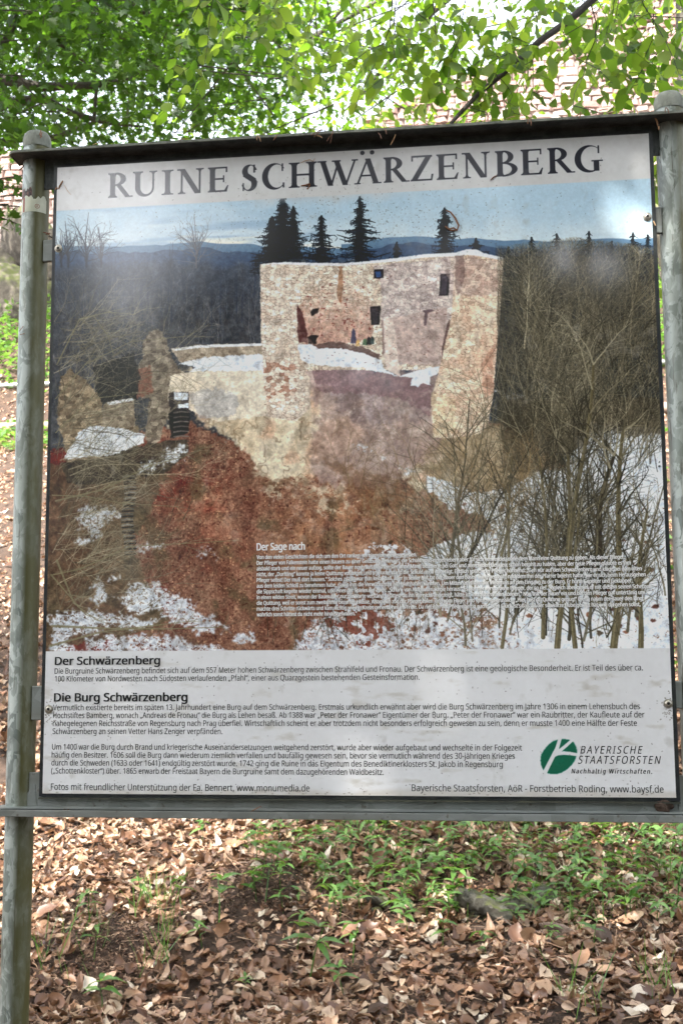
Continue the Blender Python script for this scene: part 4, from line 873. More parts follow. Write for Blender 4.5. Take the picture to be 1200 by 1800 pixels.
needle([sheet_pts([(784, 369), (792, 373), (800, 383), (806, 396), (803, 404), (792, 405), (784, 398)], .003), sheet_pts([(803, 404), (797, 400), (788, 402), (782, 397)], .004)], .0019, 'curled brown twig scrap stuck on the printed sky above the fir', None, 'curled_twig', 'twig')
needle([sheet_pts([(528, 286), (536, 282), (544, 280), (550, 283), (553, 278)])], .0008, 'thin pale curved needle stuck above the letter H of the title', None, 'dry_needle', 'dry needle')
needle([sheet_pts([(529, 326), (537, 325), (545, 322)]), sheet_pts([(540, 332), (545, 324)])], .0014, 'brown crumb of bud scales stuck across the letter H of the title', None, 'bud_scale', 'bud scale')
needle([sheet_pts([(862, 316), (867, 311), (873, 308)])], .0012, 'reddish needle stuck between the letters N and B of the title', None, 'dry_needle', 'dry needle')
needle([sheet_pts([(1148, 388), (1152, 396)], .004)], .0013, 'orange brown needle lying on the upper right screw corner', None, 'dry_needle', 'dry needle')
needle([rail_pts(1150, 206, -.02, 5, 14), rail_pts(1155, 220, -.02, 2, 8)], .0016, 'broad brown needle pair hanging under the rail by the right post', None, 'dry_needle', 'dry needle')
def post_pts(pp, yy=PY-PR-.001): return [tuple(on_plane(a, b, yy)) for a, b in pp]
needle([post_pts([(42, 290), (38, 295), (34, 298)], PY-PR+.008)], .0014, 'dark brown flake sticking out left of the post top', None, 'bark_flake', 'bark flake')
needle([post_pts([(72, 228), (70, 236), (74, 240)]), post_pts([(74, 232), (71, 242)])], .0012, 'pale straw stuck on the left post cap', None, 'straw', 'straw')
needle([post_pts([(34, 582), (41, 573)]), post_pts([(35, 588), (43, 586)])], .0008, 'pale broken needle stuck halfway up the left post', None, 'dry_needle', 'dry needle')
needle([rail_pts(112, 1424, -.02, 6, 3, .001), rail_pts(116, 1427, -.02, 5, -3)], .0016, 'rusty brown leaf crumb lying on the left end of the bottom rail', None, 'leaf_crumb', 'leaf crumb')
needle([rail_pts(440, 1428, -.036, 18, -10, .001)], .0007, 'thin straw coloured needle lying across the bottom rail near its middle', None, 'dry_needle', 'dry needle')
needle([rail_pts(76, 408, PY-.02, 11, 5), rail_pts(80, 412, PY-.02, 8, -2)], .0013, 'brown needle clump on the upper left bracket', None, 'dry_needle', 'dry needle')
# mud nest hanging below the lower right corner
def blob(name, c, r, mat, amp, seed, sub=3, **kw):
    import bmesh
    bm = bmesh.new(); bmesh.ops.create_icosphere(bm, subdivisions=sub, radius=1)
    rs = np.random.RandomState(seed); ph = rs.rand(12, 3)*6.28; fr = rs.uniform(1.2, 5., (12, 3)); am = rs.rand(12)
    for v in bm.verts:
        p = np.array(v.co); k = sum(am[i]/(1+.5*np.abs(fr[i]).sum()/3)*math.sin(p@fr[i]+ph[i, 0]) for i in range(12))
        kk = 1+amp*k; cr = .07*amp*abs(math.sin(p[0]*7+p[2]*5+ph[0, 1]))+(.05*amp*(math.sin(p[0]*19+p[2]*13+3*math.sin(p[2]*8))+math.sin(p[2]*23+p[1]*17+2*math.sin(p[0]*9))) if sub >= 5 else 0); v.co = Vector(p*(kk-cr))
        v.co = Vector((v.co.x*r[0], v.co.y*r[1], v.co.z*r[2]))
    me = bpy.data.meshes.new(name); bm.to_mesh(me); bm.free(); me.materials.append(mat); autosmooth(me, 38)
    a = me.attributes.new('tint', 'FLOAT', 'POINT')
    o = add(name, me, **kw); o.location = c; return o
cpt = on_plane(1166, 1417, .002)
blob('mud_lump', cpt, (.017, .008, .013), MAT['soil'], .5, 4, 3, label='brown mud lump stuck to the bottom rail under the right corner', category='mud lump')

# ---------------------------------------------------------------- leaves: templates and a batch builder
T_NEAR = (np.array([(0, 0, 0), (.34, 0, .02), (.68, 0, .01), (1, 0, -.05), (.14, .19, .03), (.45, .32, .06), (.78, .21, .03), (.14, -.19, .03), (.45, -.32, .06), (.78, -.21, .03)]),
          [(0, 1, 4), (1, 5, 4), (1, 2, 5), (2, 6, 5), (2, 3, 6), (0, 7, 1), (1, 7, 8), (1, 8, 2), (2, 8, 9), (2, 9, 3)])
T_FAR = (np.array([(0, 0, 0), (.5, 0, -.02), (1, 0, -.06), (.42, .3, .06), (.42, -.3, .06)]), [(0, 1, 3), (1, 2, 3), (0, 4, 1), (1, 4, 2)])
T_MAPLE = (np.array([(0, 0, 0), (.5, 0, 0), (1, 0, -.08), (.62, .18, .02), (.72, .5, .05), (.38, .27, .03), (.1, .48, .0), (.62, -.18, .02), (.72, -.5, .05), (.38, -.27, .03), (.1, -.48, .0)]),
           [(1, 2, 3), (1, 3, 4), (1, 4, 5), (0, 1, 5), (0, 5, 6), (1, 7, 2), (1, 8, 7), (1, 9, 8), (0, 9, 1), (0, 10, 9)])
T_LANCE = (np.array([(0, 0, 0), (.35, 0, .04), (.7, 0, .02), (1, 0, -.08), (.3, .15, .07), (.65, .12, .05), (.3, -.15, .07), (.65, -.12, .05)]),
           [(0, 1, 4), (1, 5, 4), (1, 2, 5), (2, 3, 5), (0, 6, 1), (1, 6, 7), (1, 7, 2), (2, 7, 3)])
def leaf_batch(P, A, N, L, T, tint, curl=None):
    """P origin, A axis, N normal, L length"""
    P, A, N = (np.asarray(q, float) for q in (P, A, N)); A = A/np.linalg.norm(A, axis=1)[:, None]; S_ = np.cross(N, A); S_ /= np.linalg.norm(S_, axis=1)[:, None]+1e-9; N = np.cross(A, S_)
    tv, tf = T; L = np.asarray(L)[:, None, None]; n = len(P)
    z = tv[None, :, 2]+(0 if curl is None else curl[:, None]*(tv[None, :, 0]-.4)**2)
    tw = RNG.normal(0, .5, (n, 1)); ey = RNG.uniform(.75, 1.2, (n, 1)); roll = RNG.uniform(-.2, 1.4, (n, 1)) if curl is not None else 0.
    z = z+(tw*tv[None, :, 1]*(tv[None, :, 0]-.3)+roll*tv[None, :, 1]**2 if curl is not None else 0.)
    V = P[:, None]+L*(tv[None, :, 0, None]*A[:, None]+(tv[None, :, 1]*ey)[..., None]*S_[:, None]+z[..., None]*N[:, None])
    F = (np.array(tf)[None]+(np.arange(n)*len(tv))[:, None, None]).reshape(-1, 3)
    return V.reshape(-1, 3), F, np.repeat(tint, len(tv))
def rnd(n): v = RNG.normal(size=(n, 3)); return v/np.linalg.norm(v, axis=1)[:, None]
UP = np.array([0, 0, 1.])
def leaves_object(name, P, A, N, L, T, mat, tint, parent=None, curl=None, **kw):
    V, F, c = leaf_batch(P, A, N, L, T, tint, curl); return add(name, mesh_np(name, V, F, mat, True, c), parent, **kw)
def leaf_pieces(name, P, A, N, L, T, mat, parent, variants=6, curlr=.5, offset=0.):
    """single leaves: objects that share a few meshes"""
    tv, tf = T; mes = []
    for k in range(variants):
        v = tv.copy(); cu = RNG.uniform(-curlr, curlr); v[:, 2] += cu*(v[:, 0]-.4)**2+RNG.uniform(-.6, .9)*curlr*v[:, 1]**2; v[:, 1] *= RNG.uniform(.85, 1.15); v[1:, 1] += RNG.normal(0, .012, len(v)-1)
        mes.append(mesh_np(name, v, [list(f) for f in tf], mat, True))
    for i in range(len(P)):
        o = bpy.data.objects.new(name, mes[i % variants]); sc.collection.objects.link(o); o.parent = parent
        a = Vector(A[i]).normalized(); s = Vector(N[i]).cross(a).normalized(); n = a.cross(s); l = float(L[i])
        o.matrix_local = Matrix(((a.x*l, s.x*l, n.x*l, P[i][0]), (a.y*l, s.y*l, n.y*l, P[i][1]), (a.z*l, s.z*l, n.z*l, P[i][2]), (0, 0, 0, 1)))
# ---------------------------------------------------------------- leaf litter
def slope_n(x, y):
    e = .03; zx = (height(x+e, y, False)-height(x-e, y, False))/(2*e); zy = (height(x, y+e, False)-height(x, y-e, False))/(2*e)
    n = np.stack([-zx, -zy, np.ones_like(zx)], 1); return n/np.linalg.norm(n, axis=1)[:, None]
def bare_soil(x, y):                                             # places with little leaf cover
    s = np.zeros_like(x)
    for mx, my, r in ((mp_[0]+.02, mp_[1]+.05, .30), (mp2[0], mp2[1], .26), (mp3[0]-.15, mp3[1]+.02, .12)): s = np.maximum(s, np.exp(-((x-mx)**2+(y-my)**2)/r**2))
    return s
STONES = [(float(q_[0]), float(q_[1])-.02, r_) for q_, r_ in ((hit(862, 1618), .15), (hit(935, 1603), .08), (hit(668, 1612), .05))]
def scatter_litter(n, x0, x1, d0, d1, lmin, lmax, layers):
    x = RNG.uniform(x0, x1, n); d = RNG.uniform(d0, d1, n); y = d+CAM[1]
    keep = RNG.rand(n) > bare_soil(x, y)*1.1
    keep &= hash_noise(x*1.3, y*1.3, 9) > -.43-.1*RNG.rand(n)
    keep &= abs(d-20.75) > .45
    for sx_0, sy_0, sr in STONES: keep &= (x-sx_0)**2+(y-sy_0)**2 > (sr*(.75+.4*RNG.rand(n)))**2
    x, y = x[keep], y[keep]; n = len(x)
    N = slope_n(x, y)*1.0+rnd(n)*np.where(RNG.rand(n) < .3, .8, .3)[:, None]; A = rnd(n); A -= (A*slope_n(x, y)).sum(1)[:, None]*slope_n(x, y)*.75
    z = height(x, y)+RNG.uniform(.004, layers, n)
    L = RNG.uniform(lmin, lmax, n)*np.where(RNG.rand(n) < .35, RNG.uniform(.35, .7, n), 1.)*np.where(RNG.rand(n) < .12, 1.3, 1.)
    tint = np.clip(RNG.beta(1.5, 1.5, n)+.12*hash_noise(x*2, y*2, 12), 0, 1)
    return np.stack([x, y, z], 1), A, N, L, tint, RNG.uniform(-2.2, 2.2, n)
parts_ = [scatter_litter(24000, -2.9, 2.9, 4.3, 8.2, .036, .078, .04), scatter_litter(15000, -5.5, 4, 8.2, 12.5, .05, .085, .04), scatter_litter(20000, -10, 5, 12.5, 22.5, .06, .11, .05), scatter_litter(6000, -8, 8, 0, 5, .05, .08, .03), scatter_litter(9000, -9, 9, -6, 9, .06, .09, .03)]
P, A, N, L, tint, cu = [np.concatenate([q[i] for q in parts_]) for i in range(6)]
# the 300 largest shown are single parts
rel = P-CAM; dep = rel@FWD; sx_ = 600+FOC*(rel@RIGHT)/dep; sy_ = 900+FOC*(rel@DOWN)/dep
vis = (sx_ > 60) & (sx_ < 1195) & (sy_ > 1470) & (sy_ < 1795); score = np.where(vis, L/dep, 0); idx = np.argsort(-score)[:300]
rest = np.ones(len(P), bool); rest[idx] = False
T_DRY = (np.array([(0, 0, 0), (.22, 0, -.03), (.45, 0, -.05), (.68, 0, -.03), (.86, 0, .01), (1.04, 0, .07),
                   (.1, .16, .05), (.3, .31, .13), (.52, .35, .07), (.74, .25, .12), (.9, .11, .05), (.1, -.17, .03), (.3, -.33, .05), (.52, -.34, .14), (.74, -.27, .07), (.9, -.12, .08)]),
         [(0, 1, 6), (1, 7, 6), (1, 2, 7), (2, 8, 7), (2, 3, 8), (3, 9, 8), (3, 4, 9), (4, 10, 9), (4, 5, 10), (0, 11, 1), (1, 11, 12), (1, 12, 2), (2, 12, 13), (2, 13, 3), (3, 13, 14), (3, 14, 4), (4, 14, 15), (4, 15, 5)])
far = dep > 12
T_LONG = (T_DRY[0]*np.array([1.1, .68, 1.5])+np.array([0, 0, 0]), T_DRY[1])
tt = T_DRY[0].copy(); tt[[8, 9], 1] *= .45; tt[14, 1] *= .5; tt[5] = (.93, .04, .02); tt[11, 1] *= 1.3; tt[13, 2] += .09; T_TORN = (tt, T_DRY[1])
for nm_, msk, T in (('leaf_litter', rest & ~far, T_DRY), ('leaf_litter', rest & far, T_FAR)):
    ids = np.where(msk)[0]
    for g_ in range(3 if T is T_DRY else 1):
        k_ = ids[ids % 3 == g_] if T is T_DRY else ids
        TT = T if g_ == 0 or T is T_FAR else (T_LONG if g_ == 1 else T_TORN)
        leaves_object(nm_, P[k_], A[k_], N[k_], L[k_]*(1, 1.1, .95)[g_], TT, MAT['litter'], tint[k_], ground, cu[k_]*(.55, .9, .35)[g_], kind='stuff')
leaf_pieces('fallen_leaf', P[idx]+np.array([0, 0, .008]), A[idx], N[idx], L[idx]*1.15, T_DRY, MAT['fallen'], ground, 10, .9)
# crumbs, bud scales, soil grains
n = 90000; x = RNG.uniform(-2.7, 2.7, n); d = 4.4+3.8*RNG.rand(n)**1.3; y = d+CAM[1]; bs = bare_soil(x, y); kp = RNG.rand(n) < .35+.65*bs; x, y = x[kp], y[kp]; n = len(x)
n2 = 7000; mm = RNG.randint(0, 3, n2); cx_ = np.array([mp_[0]+.02, mp2[0], mp3[0]-.05])[mm]; cy_ = np.array([mp_[1]+.05, mp2[1], mp3[1]])[mm]; x = np.concatenate([x, cx_+RNG.normal(0, .19, n2)]); y = np.concatenate([y, cy_+RNG.normal(0, .17, n2)]); n = len(x)
T_CR = (np.array([(0, 0, 0), (.5, .14, .08), (1, 0, 0), (.5, -.14, .02)]), [(0, 3, 1), (1, 3, 2)])
leaves_object('forest_crumbs', np.stack([x, y, height(x, y)+RNG.uniform(0, .035, n)], 1), rnd(n)*[1, 1, .5], rnd(n)+UP*.8, RNG.uniform(.008, .035, n), T_CR, MAT['crumb'], RNG.rand(n)**1.6, ground, kind='stuff')
# thin straws, petioles and husks between the leaves
n = 2600; x = RNG.uniform(-2.7, 2.7, n); y = RNG.uniform(4.5, 8., n)+CAM[1]
T_ST = (np.array([(0, .012, 0), (0, -.012, 0), (.5, .012, .03), (.5, -.012, .03), (1, .006, .0), (1, -.006, .0), (.5, 0, .055), (0, 0, .02)]), [(0, 7, 6), (0, 6, 2), (1, 3, 6), (1, 6, 7), (2, 6, 4), (3, 5, 6), (6, 5, 4)])
leaves_object('straw_litter', np.stack([x, y, height(x, y)+RNG.uniform(.02, .05, n)], 1), rnd(n)*[1, 1, .3], UP+rnd(n)*.3, RNG.uniform(.04, .16, n), T_ST, MAT['crumb'], RNG.rand(n)**.6, ground, kind='stuff')
# fallen twigs
for i, (xa, ya, xb, yb_) in enumerate([(62, 1455, 150, 1472), (500, 1580, 560, 1520), (572, 1715, 630, 1790), (340, 1575, 372, 1540), (725, 1605, 830, 1612), (745, 1590, 775, 1640), (860, 1605, 940, 1690), (735, 1700, 820, 1745), (100, 1700, 160, 1708), (1060, 1560, 1160, 1580), (990, 1740, 1100, 1700), (640, 1640, 700, 1600), (410, 1530, 480, 1525), (1080, 1760, 1190, 1790)]):
    a, b = hit(xa, ya), hit(xb, yb_); pts = [a+(b-a)*t for t in np.linspace(0, 1, 7)]
    pts = [(p[0]+RNG.normal(0, .006), p[1]+RNG.normal(0, .006), float(height(p[0], p[1]))+.03+RNG.uniform(0, .015)) for p in pts]
    mb = MB().tube(pts, [.0035-.0003*k for k in range(7)], 6)
    q = Vector(pts[3]); mb.tube([q, q+Vector((RNG.normal(0, .05), .04, .02)), q+Vector((RNG.normal(0, .08), .09, .02))], [.002, .0016, .001], 5)
    add('fallen_twig', mb.mesh('fallen_twig', MAT['crumb'] if i % 3 else MAT['log']), label='dry forked twig '+['just right of the left post under the bottom rail', 'between the soil mound and the pale tufted herb', 'running down to the bottom edge right of the tufted herb', 'on the left flank of the dark soil mound', 'lying level left of the mossy wedge stone', 'in front of the small grey stone', 'crossing the mossy stones', 'on the litter below the mossy wedge stone', 'between the left post and the lower left herb', 'in the dense green herbs at the right', 'near the grass at the bottom right', 'left of the small grey stone', 'on top of the dark soil mound', 'in the bottom right corner'][i], category='twig', group='dry twigs lying on the leaf litter')
# stones
for (X, Y), r, sd, lab in (((862, 1618), (.16, .10, .11), 3, 'mossy wedge shaped grey stone sticking out of the slope'), ((935, 1603), (.085, .06, .065), 8, 'smaller stone with yellow green moss beside the wedge shaped stone'), ((668, 1612), (.05, .04, .035), 5, 'small grey stone left of the mossy wedge, half under leaves'), ((985, 1655), (.055, .02, .02), 15, 'pale bleached bit of wood bark lying right of the mossy stones')):
    p = hit(X, Y); blob('mossy_stone' if sd != 15 else 'bark_piece', (p[0], p[1]+.04, float(height(p[0], p[1]))+.03), r, MAT['rockg'] if sd != 15 else MAT['log'], .95, sd, 5, label=lab, category='stone' if sd != 15 else 'bark')
# ---------------------------------------------------------------- herbs on the forest floor
def make_herb(kind):
    root = bpy.data.objects.new('woodland_herb', None); root.empty_display_size = .05
    hgt = RNG.uniform(.06, .13); n = RNG.randint(6, 10); stem = MB().tube([(0, 0, -.02), (RNG.normal(0, .004), 0, hgt*.5), (RNG.normal(0, .01), RNG.normal(0, .008), hgt)], [.0018, .0015, .001], 5)
    pt = [(stem.mesh('stem', MAT['herb']), None)]; top = Vector(stem.v[10])
    for i in range(n):
        a = i*2.4+RNG.normal(0, .3); up = RNG.uniform(-.1, .75); zf = hgt*(1-.28*(i//4)-.03*RNG.rand()); l = RNG.uniform(.04, .072)*(1 if i > 2 else .8)
        ax = np.array([math.cos(a), math.sin(a), up]); pt.append(((np.array([0, 0, zf]), ax, UP+rnd(1)[0]*.35, l), RNG.randint(0, 5)))
    return root, pt
lance = []
for k in range(5):
    v = T_LANCE[0].copy(); v[:, 2] -= RNG.uniform(.1, .45)*v[:, 0]**2; v[:, 1] *= RNG.uniform(.9, 1.45); lance.append(mesh_np('leaf', v, [list(f) for f in T_LANCE[1]], MAT['herbo'], True))
def place_herb(X, Y, scale, label, group=None, lim=99):
    p = hit(X, Y); root, pt = make_herb(0); link(root); root.location = (p[0], p[1], float(height(p[0], p[1]))+.012); root.rotation_euler = (RNG.normal(0, .12), RNG.normal(0, .12), RNG.uniform(0, 6.28)); root.scale = (scale,)*3
    props(root, label, 'plant', group); add('stem', pt[0][0], root)
    for (o_, ax, nn, l), k in pt[1:lim+1]:
        o = bpy.data.objects.new('leaf', lance[k]); sc.collection.objects.link(o); o.parent = root
        a = Vector(ax).normalized(); s = Vector(nn).cross(a).normalized(); n = a.cross(s)
        o.matrix_local = Matrix(((a.x*l, s.x*l, n.x*l, o_[0]), (a.y*l, s.y*l, n.y*l, o_[1]), (a.z*l, s.z*l, n.z*l, o_[2]), (0, 0, 0, 1)))
HP = []
for i in range(7000):
    X = RNG.uniform(430, 1200); Y = RNG.uniform(1440, 1690)
    dens = max(.12, min(1, (X-520)/260))*max(.03, min(1, (1650-Y)/170))**1.5*(1-.9*math.exp(-((X-850)/120)**2-((Y-1570)/35)**2))
    if RNG.rand() > dens: continue
    if any(abs(X-a)/1.25 < 18.5 and abs(Y-b) < 10 for a, b in HP): continue
    if len(HP) < 290: HP.append((X, Y))
print('herbs', len(HP))
G1 = 'leafy green herbs crowding the slope under the right half of the board'
for X, Y in HP: place_herb(X, Y, RNG.uniform(1.0, 1.6), 'leafy green herb in the dense patch under the right half of the board' if Y < 1560 and X > 640 else 'leafy green herb at the thinning lower edge of the dense patch, among brown leaves' if X > 640 else 'leafy green herb scattered under the middle of the bottom rail', G1 if Y < 1560 and X > 640 else 'green herbs thinly scattered below the dense patch' if X > 640 else 'green herbs scattered under the middle of the bottom rail')
lone = [((160, 1640), 1.3, 'green herb standing alone beside the left post'), ((165, 1690), 1.1, 'green herb in the grass just below the lone herb by the left post'), ((320, 1612), 1.0, 'pale green leaf sprout left of the dark soil mound'), ((465, 1595), 1.5, 'bright green herb growing on top of the dark soil mound'), ((385, 1640), 1.6, 'wide spread herb at the foot of the dark soil mound'),
        ((180, 1790), 1.4, 'herb at the lower left beside the left post'), ((562, 1575), 1.2, 'herb right of the dark soil mound with four flat leaves'), ((545, 1735), 1.7, 'pale tufted herb at the bottom middle of the picture'), ((520, 1685), 1.1, 'small herb between the soil mound and the tufted herb'), ((620, 1700), 1.2, 'herb left of the long forked twig'),
        ((605, 1760), 1.0, 'small herb right above the bottom middle litter'), ((355, 1675), .8, 'little herb below the dark soil mound'), ((355, 1490), .9, 'small herb under the bottom rail left of its middle'), ((145, 1450), .9, 'sprig of green peeking below the left end of the bottom rail'), ((715, 1650), 1.0, 'herb in front of the small grey stone'), ((800, 1600), 1.2, 'herb growing behind the mossy wedge stone'),
        ((955, 1585), 1.2, 'herb growing right behind the small mossy stone'), ((1110, 1625), 1.5, 'tall pale herb at right below the dense patch'), ((1060, 1630), 1.2, 'herb left of the tall pale herb'), ((1190, 1600), 1.5, 'herb cut by the right picture edge'), ((855, 1695), .9, 'tiny herb on the litter below the mossy stones'), ((430, 1760), .8, 'tiny herb at the bottom edge'), ((250, 1590), .8, 'tiny herb in the grass tuft left of the soil mound'), ((610, 1590), 1.0, 'herb at the left fringe of the dense green patch'), ((500, 1545), .8, 'small pale herb behind the soil mound')]
for (X, Y), s, lab in lone: place_herb(X, Y, s*1.35, lab)
# grass
P = []; A = []; N = []; L = []
for X, Y, n, sp in ((270, 1600, 40, .10), (285, 1680, 30, .1), (160, 1660, 26, .12), (1150, 1740, 26, .1), (1020, 1780, 20, .1), (1165, 1560, 24, .12), (60, 1700, 12, .1), (820, 1480, 26, .3), (1010, 1640, 14, .1)):
    p = hit(X, Y)
    for i in range(n):
        x = p[0]+RNG.normal(0, sp*.5); y = p[1]+RNG.normal(0, sp); P.append((x, y, float(height(x, y)))); A.append((RNG.normal(0, .35), RNG.normal(0, .35), 1)); N.append(rnd(1)[0]); L.append(RNG.uniform(.08, .26))
T_GR = (np.array([(0, .012, 0), (0, -.012, 0), (.5, .010, .04), (.5, -.010, .04), (.85, .006, .13), (.85, -.006, .13), (1, 0, .2)]), [(0, 1, 3), (0, 3, 2), (2, 3, 5), (2, 5, 4), (4, 5, 6)])
leaves_object('grass', P, A, N, L, T_GR, MAT['herb'], RNG.rand(len(P)), None, kind='stuff', label='thin grass blades growing through the leaf litter', category='grass')
# undergrowth further up the slope
def undergrowth(n, x0, x1, d0, d1, zz, l0, l1, name, lab, thr=-.1):
    x = RNG.uniform(x0, x1, n); d = RNG.uniform(d0, d1, n); y = d+CAM[1]; k = hash_noise(x*.9, y*.9, 33) > thr; x, y = x[k], y[k]; n = len(x)
    leaves_object(name, np.stack([x, y, height(x, y)+RNG.uniform(0, zz, n)], 1), rnd(n)*[1, 1, .4], UP+rnd(n)*.7, RNG.uniform(l0, l1, n), T_FAR, MAT['herb'], RNG.rand(n), None, kind='stuff', label=lab, category='undergrowth')
undergrowth(9000, -11.5, 6, 22.0, 25.2, .55, .10, .2, 'undergrowth', 'green leafy undergrowth on the bank above the handrail', -.45)
undergrowth(5000, -11.5, 6, 18.4, 20.1, .25, .10, .18, 'undergrowth', 'low green plants along the lower side of the path', -.2)
undergrowth(3500, -1, 7, 9, 18, .16, .06, .12, 'undergrowth', 'scattered green herbs on the slope right of the board', .0)
# ---------------------------------------------------------------- path edge, handrail, rocks
p = MB(); ys = 19.9+CAM[1]
pts = [(x, ys+.08*math.sin(x*.8), float(np.interp(19.9, PD, PZ))+.12) for x in np.linspace(-13, 7, 24)]
add('edging_log', autosmooth(p.tube(pts, .11, 10).mesh('edging_log', MAT['log'])), label='long weathered log edging the path on the slope', category='log')
hr = empty('handrail', (0, 22.3+CAM[1], 7.2), 'pale metal handrail running along the slope above the path', 'handrail')
hz = float(at(15, 637, 22.3)[2])
def local(mb, o): mb.v = [(a-o.location[0], b-o.location[1], c-o.location[2]) for a, b, c in mb.v]; return mb
add('rail', autosmooth(local(MB().tube([(x, 22.3+CAM[1], hz+.0*x) for x in (-13, -9, -5, 0, 7)], .055, 12), hr).mesh('rail', MAT['hand'])), hr)
for x in (-12.3, -7.2, -4.6, -2, 1, 4.7, 6.6): add('post', autosmooth(local(MB().tube([(x, 22.3+CAM[1], float(height(x, 22.3+CAM[1]))-.3), (x, 22.3+CAM[1], hz-.03)], .03, 10), hr).mesh('post', MAT['hand'])), hr)
for i, (x, w, h) in enumerate([(-11.6, 1.5, 1.35), (-9.9, 1.3, 1.3), (-7.4, 1.5, 1.2), (-5.2, 1.3, 1.3), (-3., 1.4, 1.2), (-.6, 1.4, 1.3), (1.6, 1.2, 1.25), (3.6, 1.3, 1.35), (5.6, 1.4, 1.2), (-13.8, 1.4, 1.3)]):
    blob('rock_outcrop', (x, 26.0+CAM[1], 10.25+.15*math.sin(i*2.)), (w, .75, h), MAT['rock'], .8, 20+i, 5, label=['brown mossy rock seen left of the left post under the castle wall', 'brown mossy rock right behind the left post under the castle wall'][i] if i < 2 else 'brown mossy rock of the outcrop hidden behind the board', category='rock', group='mossy rocks in the outcrop under the castle wall')
# ---------------------------------------------------------------- castle wall of rubble stones
WY = 28+CAM[1]
TOPX = [-30, -16, -12, -9, -6, -3, -1.3, 1.4, 3.8, 5.6, 7.5, 9.5]; TOPZ = [13.4, 14.2, 14.9, 14.4, 14.3, 14.6, 15.7, 16.5, 17.8, 18.8, 19.6, 19.9]
wall = empty('castle_wall', (0, WY, 11.4), 'sunlit pinkish rubble stone wall of the castle ruin above the slope', 'castle wall')
core = MB(); xs = np.linspace(-28, 9.4, 120)
V = []; F = []
for x in xs:
    zt_ = np.interp(x, TOPX, TOPZ)+.14*math.sin(x*5)+.1*math.sin(x*11.3)-.12
    V += [(x, WY+.1, 10.6), (x, WY+.1, zt_), (x, WY+1.5, zt_-.1), (x, WY+1.5, 10.6)]
for i in range(len(xs)-1):
    for k in range(4): a, b = i*4+k, i*4+(k+1) % 4; F.append((a, b, b+4, a+4))
F += [(3, 2, 1, 0), tuple(4*(len(xs)-1)+k for k in range(4))]
add('wall_core', local(core.put(V, F), wall).mesh('wall_core', MAT['mortar']), wall)
def stone_mesh(rs):
    v = []
    for x in (-.5, .5):
        for z in (-.5, .5):
            for y, s in ((.5, 1), (-.25, 1), (-.5, .72)): v.append((x*s*rs.uniform(.86, 1.05), y*rs.uniform(.8, 1.2), z*s*rs.uniform(.82, 1.06)))
    i = lambda a, b, c: (a*2+b)*3+c
    f = []
    for c in (0, 1):
        f += [(i(0, 0, c), i(0, 0, c+1), i(1, 0, c+1), i(1, 0, c)), (i(1, 0, c), i(1, 0, c+1), i(1, 1, c+1), i(1, 1, c)), (i(1, 1, c), i(1, 1, c+1), i(0, 1, c+1), i(0, 1, c)), (i(0, 1, c), i(0, 1, c+1), i(0, 0, c+1), i(0, 0, c))]
    f.append((i(0, 0, 2), i(0, 1, 2), i(1, 1, 2), i(1, 0, 2)))
    return np.array(v), f
rs = np.random.RandomState(77); SM = [stone_mesh(rs) for _ in range(9)]; SME = [mesh_np('stone', v, f, MAT['stone1']) for v, f in SM]
stones = []; z = 11.0; row = 0
while z < 20:
    h = rs.uniform(.15, .27); x = -27+rs.uniform(0, .4)
    while x < 9.3:
        w = rs.uniform(.17, .52)*(1 if x > -14 else 1.6)
        if z+h*.6 < np.interp(x+w/2, TOPX, TOPZ)+rs.uniform(-.1, .12): stones.append((x+w/2, z+h/2, w*1.0, h*.99))
        x += w
    z += h*.97
stones = np.array(stones)
cand = np.where((stones[:, 0] > -1.5) & (stones[:, 0] < 6) & (stones[:, 1] > 13.6))[0]; single = set(cand[np.argsort(-stones[cand, 2]*stones[cand, 3]*(1+.2*(stones[cand, 0] > 1)))][:300].tolist())
bulk = MB()
for i, (x, z, w, h) in enumerate(stones):
    k = rs.randint(9); tw = rs.normal(0, .09); dy = rs.uniform(-.025, .03); dp = .24
    if i in single:
        o = bpy.data.objects.new('stone', SME[k]); sc.collection.objects.link(o); o.parent = wall; o.location = (x, dy+.04, z-11.4); o.scale = (w, dp, h); o.rotation_euler = (0, tw, 0)
    else:
        v = SM[k][0]*[w, dp, h]; c_, s_ = math.cos(tw), math.sin(tw); v = np.stack([v[:, 0]*c_+v[:, 2]*s_+x, v[:, 1]+dy+.04, -v[:, 0]*s_+v[:, 2]*c_+z-11.4], 1)
        bulk.put(v, SM[k][1], rs.rand())
add('rubble_stones', bulk.mesh('rubble_stones', MAT['stone']), wall, kind='stuff')

# ---------------------------------------------------------------- trees
def limb(mb, p0, p1, r0, r1, sag=0., wig=.05, n=9):
    p0, p1 = Vector(p0), Vector(p1); L_ = (p1-p0).length; pts = []
    for i in range(n):
        t = i/(n-1); pts.append(p0.lerp(p1, t)+Vector((RNG.normal(0, wig), RNG.normal(0, wig), RNG.normal(0, wig)-sag*4*t*(1-t)))*(L_*.12 if 0 < i < n-1 else 0))
    mb.tube(pts, [r0+(r1-r0)*i/(n-1) for i in range(n)], 7); return pts
def trunk(mb, x, y, r, h, lean=(0, 0)):
    z0 = float(height(x, y)); pts = [(x+lean[0]*t+.08*math.sin(t*5+x), y+lean[1]*t, z0-.4+(h+.4)*t) for t in np.linspace(0, 1, 12)]
    mb.tube(pts, [r*(1.35-.3*min(1, t*6))*(1-.6*t) for t in np.linspace(0, 1, 12)], 14); return [Vector(p) for p in pts]
NEAR = {'P': [], 'A': [], 'N': [], 'L': []}
